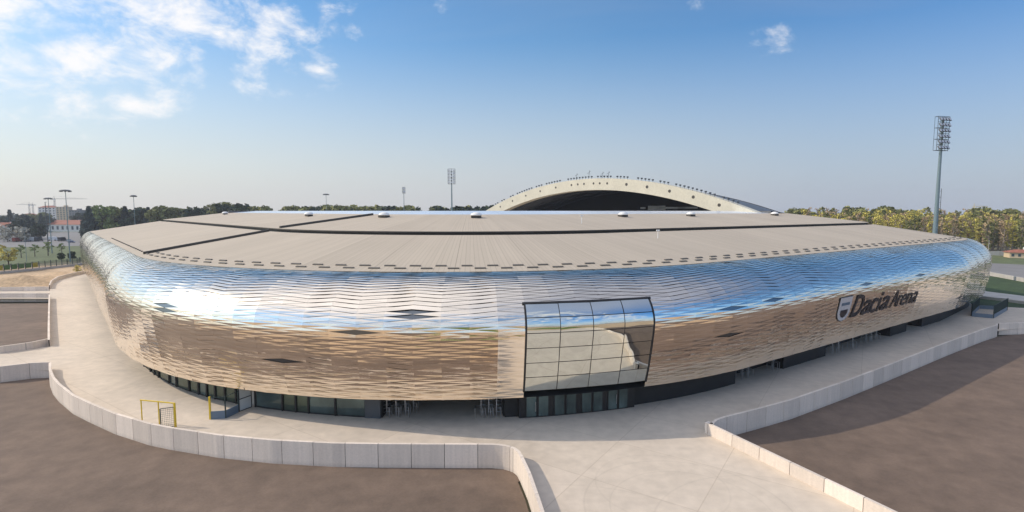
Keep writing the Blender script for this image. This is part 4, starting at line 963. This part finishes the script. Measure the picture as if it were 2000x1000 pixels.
pole(1933, 236, 468, 'thin pale pole right of the cladding, right of a pair', .12, m='kerb')
# floodlight masts
def flood(u, D, vtop, vlow, wd, nrow, ncol_, label, ladder=False, r=.55, yaw=.3):
    c = at_px(u, D); h = hgt(vtop, D); hl = hgt(vlow, D); root = empty('floodlight_mast', (c.x, c.y, ground_z), label, 'floodlight mast', None, yaw)
    mb = MB(); mb.bar((0, 0, 0), (0, 0, h - .3), r * 1.35, r * .5, 14); localpart(mb, 'pole', 'mastpaint', root)
    rk = MB(); bw_ = wd / 2; dz = (h - hl) / nrow
    for i in range(nrow + 1):
        z = hl + i * dz; rk.bar((-bw_, -.5, z), (bw_, -.5, z), .08, n=5)
        if i % 2 == 0: rk.bar((-bw_, .6, z), (bw_, .6, z), .07, n=5); rk.bar((-bw_, -.5, z), (-bw_, .6, z), .07, n=5); rk.bar((bw_, -.5, z), (bw_, .6, z), .07, n=5)
    for x in (-bw_, 0, bw_): rk.bar((x, -.5, hl - .2), (x, -.5, h), .08, n=5); rk.bar((x, .6, hl), (x, .6, h), .06, n=5)
    localpart(rk, 'lamp_rack', 'mastdark', root)
    for i in range(nrow):
        for j in range(ncol_):
            x = -bw_ + (j + .5) * wd / ncol_; z = hl + (i + .5) * dz; Mx = Matrix.Rotation(R(-28), 3, 'X')
            mb = MB(); cc = Vector((x, -.95, z)); mb.box(cc, (wd / ncol_ * .66, .38, dz * .58), M=Mx); mb.bar(cc + Vector((0, .15, 0)), cc + Vector((0, .5, .1)), .25, .12, 8); hd = localpart(mb, 'floodlight', 'mastdark', root)
            mb = MB(); mb.box(cc + Mx @ Vector((0, -.19, 0)), (wd / ncol_ * .66, .03, dz * .5), M=Mx); localpart(mb, 'lens', 'lampglass', hd)
    if ladder:
        mb = MB(); lx = bw_ * .55
        for k2 in (0, .55): mb.bar((lx + k2, .9, hl * .5), (lx + k2, .9, hl), .045, n=4)
        z = hl * .5
        while z < hl: mb.bar((lx, .9, z), (lx + .55, .9, z), .04, n=4); z += .45 * 2; mb.bar((lx - .1, 1.5, z), (lx + .65, 1.5, z), .04, n=4)
        localpart(mb, 'ladder', 'mastpaint', root)
        mb = MB(); z0 = hgt(412, D); 
        for k2 in (0, 1.1): mb.bar((.8 + k2 * 1.2, .4, z0 - 1), (.8 + k2 * 1.2, .4, z0 + 7.5), .08, n=4); mb.bar((.5, 0, z0 + k2 * 4), (2.2, .4, z0 + k2 * 4), .08, n=4)
        for q in range(5): mb.bar((.8, .4, z0 - 1 + q * 1.9), (2.1, .4, z0 - 1 + q * 1.9), .06, n=4)
        localpart(mb, 'platform', 'mastdark', root)
    return root
flood(1826, 178, 232, 296, 4.9, 6, 4, 'tall lattice-headed floodlight mast rising behind the right end of the stadium', True, .62, .25)
flood(883, 330, 331, 360, 4.4, 5, 3, 'distant floodlight mast behind the middle of the stadium roof', False, .5, 0)
flood(790, 390, 366, 378, 2.0, 2, 2, 'smallest floodlight pole just left of the distant mast above the roof', False, .3, .4)
# ------------------------------------------------------------------ left fence with boards, cars
def fence_left():
    P = [G(u, v, -1.1).xy for u, v in [(-120, 543), (0, 535), (80, 527), (150, 519), (185, 512)]]; P = resample(P, 2.4)
    root = empty('boundary_fence', (P[0].x, P[0].y, -1.1), 'black railing fence on a pale plinth hung with green and yellow boards, left edge', 'fence')
    o0 = Vector((P[0].x, P[0].y))
    pl = MB(); rl = MB()
    for i, (a, b) in enumerate(zip(P[:-1], P[1:])):
        a, b = a - o0, b - o0; d = (b - a).normalized(); n = Vector((-d.y, d.x)) * .2
        pl.hexa([(*(a - n), 0), (*(b - n), 0), (*(b + n), 0), (*(a + n), 0)], [(*(a - n), .9), (*(b - n), .9), (*(b + n), .9), (*(a + n), .9)])
        rl.bar((*a, 3.2), (*b, 3.2), .05, n=4); rl.bar((*a, 1.1), (*b, 1.1), .05, n=4)
        for q in range(12): x = a.lerp(b, q / 12); rl.bar((*x, 1.1), (*x, 3.2), .025, n=3, cap=False)
        pm = MB(); pm.bar((*a, .0), (*a, 3.5), .12, n=6); localpart(pm, 'post', 'fencedark', root)
        wx = proj((P[i].x, P[i].y, 0))[0]
        if wx < 68:
            bm_ = MB(); nn = n * 1.6; za, zb_ = 1.25, 3.0; k2 = 'banneryellow' if 28 < wx < 36 or 52 < wx < 68 or wx < 3 else 'bannergreen'
            a2, b2 = a.lerp(b, .06), a.lerp(b, .94); bm_.hexa([(*(a2 + nn), za), (*(b2 + nn), za), (*(b2 + nn * 1.1), za), (*(a2 + nn * 1.1), za)], [(*(a2 + nn), zb_), (*(b2 + nn), zb_), (*(b2 + nn * 1.1), zb_), (*(a2 + nn * 1.1), zb_)]); localpart(bm_, 'board', k2, root)
    localpart(pl, 'plinth', 'kerb', root); localpart(rl, 'railing', 'fencedark', root)
fence_left()
mat('paint_red', (.30, .05, .04), .3); mat('paint_dark', (.03, .035, .045), .3); mat('paint_white', (.7, .7, .7), .3); mat('paint_silver', (.4, .42, .45), .3, metal=.5); mat('paint_blue', (.05, .08, .18), .3)
def car_mesh(color, label, loc, rz, van=False):
    root = empty('parked_car' if not van else 'parked_van', (loc[0], loc[1], -1.1), label, 'car' if not van else 'van', 'vehicles in the far left car park', rz)
    def loft(secs):
        mb = MB(); n = len(secs[0])
        for s_ in secs: mb.v += s_
        for i in range(len(secs) - 1):
            for k2 in range(n): mb.f.append((i * n + k2, i * n + (k2 + 1) % n, (i + 1) * n + (k2 + 1) % n, (i + 1) * n + k2))
        mb.f.append(tuple(reversed(range(n)))); mb.f.append(tuple((len(secs) - 1) * n + k2 for k2 in range(n))); return mb
    def sec(x, w_, z0, z1, tw): return [(x, -w_, z0), (x, w_, z0), (x, w_, (z0 + z1) * .55), (x, tw, z1), (x, -tw, z1), (x, -w_, (z0 + z1) * .55)]
    k2 = 1.25 if van else 1
    body = loft([sec(-2.15, .78, .35, .8, .7), sec(-2.0, .86, .25, .95, .78), sec(-1.0, .88, .22, 1.0, .8), sec(.9, .88, .22, .98, .8), sec(1.8, .85, .25, .85, .75), sec(2.15, .76, .35, .65, .66)])
    localpart(body, 'body', color, root)
    if van: cab = loft([sec(-2.1, .84, .9, 2.1, .76), sec(1.0, .84, .9, 2.1, .76), sec(1.6, .8, .85, 1.3, .7)])
    else: cab = loft([sec(-1.9, .74, .9, 1.0, .68), sec(-1.3, .76, .9, 1.42, .6), sec(.3, .76, .9, 1.45, .6), sec(1.1, .74, .9, .98, .66)])
    localpart(cab, 'cabin', color if van else 'pane', root)
    if van: root.scale = (1.5, 1.3, 1.5)
    for x in (-1.35, 1.35):
        for y in (-.86, .86):
            mb = MB(); mb.bar((x, y - .1, .33), (x, y + .1, .33), .33, n=12); localpart(mb, 'wheel', 'black', root)
for i, (u, v, c, lb, van) in enumerate([(27, 471, 'paint_white', 'white van beside the red one in the left car park', True), (34, 472, 'paint_red', 'dark red van in the left car park', True), (54, 472, 'paint_dark', 'dark car left of the pale van in the left car park', False), (61, 471, 'paint_red', 'small red car among the vehicles in the left car park', False),
                          (68, 471, 'paint_white', 'pale van between the red and the black vehicles', True), (76, 471, 'paint_dark', 'black van at the end of the left group of vehicles', True), (104, 470, 'paint_white', 'white van under the young trees in the left car park', True), (122, 471, 'paint_dark', 'dark van next to the tall lamp mast', True), (136, 471, 'paint_silver', 'silver car beside the tall lamp mast', False), (98, 453, 'paint_white', 'white car on the street in front of the white house', False), (140, 474, 'paint_blue', 'blue car by the stadium wall in the left car park', False)]):
    p = G(u, v, -1.1); car_mesh(c, lb, p, R(90) + .1 * (i % 3 - 1) if i % 2 else R(10), van)
# ------------------------------------------------------------------ gates, fences and turnstiles on the plaza
def yellow_portal():
    a = G(278, 827, 0); b = G(343, 834, 0); a.z = b.z = 0; d = (b - a); L_ = d.length; h = 2.45
    root = empty('portal_gate', a, 'freestanding yellow portal with an open wire mesh gate by the front wall', 'gate', None, math.atan2(d.y, d.x))
    for x in (0, L_ * .52, L_):
        mb = MB(); mb.box((x, 0, h / 2), (.08 if x < L_ else .15, .08 if x < L_ else .15, h)); localpart(mb, 'post', 'yellow', root)
    mb = MB(); mb.box((L_ / 2, 0, h + .05), (L_ + .2, .1, .1)); localpart(mb, 'crossbar', 'yellow', root)
    gt = MB(); ex = Vector((-.8, -.6, 0)) * 1.25
    o = Vector((L_, 0, 0)); 
    for z in (.1, 2.1): gt.bar(o + Vector((0, 0, z)), o + ex + Vector((0, 0, z)), .045, n=4)
    for f in (0.05, 1): gt.bar(o + ex * f + Vector((0, 0, .1)), o + ex * f + Vector((0, 0, 2.1)), .05, n=4)
    for q in range(9): z = .3 + q * .2; gt.bar(o + Vector((0, 0, z)), o + ex + Vector((0, 0, z)), .012, n=3)
    for q in range(8): f = q / 8; gt.bar(o + ex * f + Vector((0, 0, .1)), o + ex * f + Vector((0, 0, 2.1)), .012, n=3)
    localpart(gt, 'mesh_leaf', 'fencedark', root)
yellow_portal()
def screen_fence(pts, name, label, h=2.4, solid=.85, post_y=False, bars=True):
    P = [G(u, v, 0) for u, v in pts]; root = empty(name, P[0], label, 'fence'); o0 = P[0].copy()
    for i, (a, b) in enumerate(zip(P[:-1], P[1:])):
        a, b = a - o0, b - o0; d = (b - a); n = Vector((-d.y, d.x, 0)).normalized() * .05; a2, b2 = a + d * .03, b - d * .03
        mb = MB(); mb.hexa([a2 - n, b2 - n, b2 + n, a2 + n], [p + Vector((0, 0, solid)) for p in (a2 - n, b2 - n, b2 + n, a2 + n)]); localpart(mb, 'solid_panel', 'bluegrey', root)
        mb = MB(); mb.bar(a + Vector((0, 0, h)), b + Vector((0, 0, h)), .04, n=4)
        nb_ = int(d.length / .14)
        if bars:
            for q in range(nb_): x = a + d * (q / nb_); mb.bar(x + Vector((0, 0, solid)), x + Vector((0, 0, h)), .012, n=3, cap=False)
        localpart(mb, 'railing', 'fencedark', root)
    for i, p in enumerate(P):
        mb = MB(); q = p - o0; mb.box(q + Vector((0, 0, h / 2 + .05)), (.16, .16, h + .1) if post_y and i == 0 else (.1, .1, h + .05)); localpart(mb, 'post', 'yellow' if post_y and i == 0 else 'fencedark', root)
    return root
screen_fence([(411, 819), (441, 817), (466, 805)], 'screen_fence', 'screen fence with blue-grey base panels and one yellow post beside the left windows', 2.35, .85, True, False)
# white leaning wing wall with frame, where the cladding is notched
a = G(467, 804, 0); b = G(491, 795, 0); root = empty('glazed_screen', a, 'pale glazed screen in a dark frame standing where the cladding edge is notched', 'screen')
d = b - a; n = Vector((-d.y, d.x, 0)).normalized() * .04; mb = MB(); up = Vector((0, 0, 2.75)); z = Vector((0, 0, .05)); mb.hexa([z - n, d - n + z, d + n + z, n + z], [up - n, d + up - n, d + up + n, n + up]); localpart(mb, 'pane', 'frost', root)
mb = MB()
for p, q in ((z, d + z), (up, d + up), (up * .5, d + up * .5), (Vector(), up), (d, d + up)): mb.bar(p - n * 1.6, q - n * 1.6, .05, n=4)
localpart(mb, 'frame', 'black', root)
screen_fence([(1897, 618), (1940, 622), (1967, 606)], 'screen_fence', 'dark railing enclosure with blue-grey base at the far right end of the plaza', 2.7, .8, False, True)
screen_fence([(1897, 618), (1912, 603), (1967, 606)], 'screen_fence', 'rear half of the railing enclosure at the far right end of the plaza', 2.6, .8, False, True)
# entry turnstiles: tubular hoops with a rotor and barrier arms
def turnstile(c, rz, label):
    root = empty('turnstile', c, label, 'turnstile', 'steel turnstiles in the open entrances', rz)
    mb = MB()
    for x in (-.55, .55):
        for y in (-.45, .45): mb.bar((x, y, 0), (x, y, 1.0), .035, n=6)
        mb.bar((x, -.45, 1.0), (x, .45, 1.0), .035, n=6)
    mb.bar((-.55, .45, 1.0), (.55, .45, 1.0), .035, n=6); localpart(mb, 'frame', 'steel', root)
    mb = MB(); mb.bar((.1, 0, 0), (.1, 0, 2.3), .05, n=8); localpart(mb, 'column', 'steel', root)
    mb = MB(); mb.bar((.1, 0, .45), (.1, 0, 1.75), .07, n=8)
    for k2 in range(3):
        for z in (.5, .9, 1.3, 1.7): a_ = k2 * 2.094; mb.bar((.1, 0, z), (.1 + .45 * math.cos(a_), .45 * math.sin(a_), z), .02, n=5)
    localpart(mb, 'rotor', 'steel', root); return root
t0 = None; tn = [0]
def put_turn(u, v, lb):
    global t0
    p = G(u, v, 0); s_ = s_of_u(u, base_off(0) + 0, 0); n = nrm(s_of_u(u)); rz = math.atan2(n.y, n.x) + math.pi / 2
    if t0 is None: t0 = turnstile(p, rz, lb); return
    c = copy_tree(t0); c.location = p; c.rotation_euler = (0, 0, rz); c['label'] = lb
order = ['first', 'second', 'third', 'fourth', 'fifth', 'sixth']
for i, (u, v) in enumerate([(754, 812), (772, 812), (790, 811), (806, 803)]): put_turn(u, v, 'steel turnstile at the left end of the dark front entrance, %s from the left' % order[i])
for i, (u, v) in enumerate([(938, 813), (953, 813), (968, 813), (979, 805)]): put_turn(u, v, 'steel turnstile just left of the glazed bay, %s from the left' % order[i])
for i, (u, v) in enumerate([(1448, 738), (1460, 735), (1508, 722), (1520, 718)]): put_turn(u, v, 'steel turnstile in the first opening right of the glazed bay, %s from the left' % order[i])
for i, (u, v) in enumerate([(1624, 690), (1636, 686), (1664, 679), (1690, 668), (1700, 665), (1710, 662)]): put_turn(u, v, 'steel turnstile in the long opening under the wordmark, %s from the left' % order[i])

# ------------------------------------------------------------------ haze
def haze():
    m = bpy.data.materials.new('haze'); m.use_nodes = True; t = m.node_tree; t.nodes.clear()
    o = t.nodes.new('ShaderNodeOutputMaterial'); v = t.nodes.new('ShaderNodeVolumePrincipled'); v.inputs['Density'].default_value = .00016; v.inputs['Color'].default_value = (.86, .9, 1, 1); v.inputs['Anisotropy'].default_value = .2
    t.links.new(v.outputs[0], o.inputs['Volume']); MATS['haze'] = m
    mb = MB(); mb.box((0, 400, 38.6), (3000, 2400, 82)); o = mb.build('haze', 'haze'); tag(o, kind='stuff', label='thin pale air haze over the whole place', cat='haze')
haze()
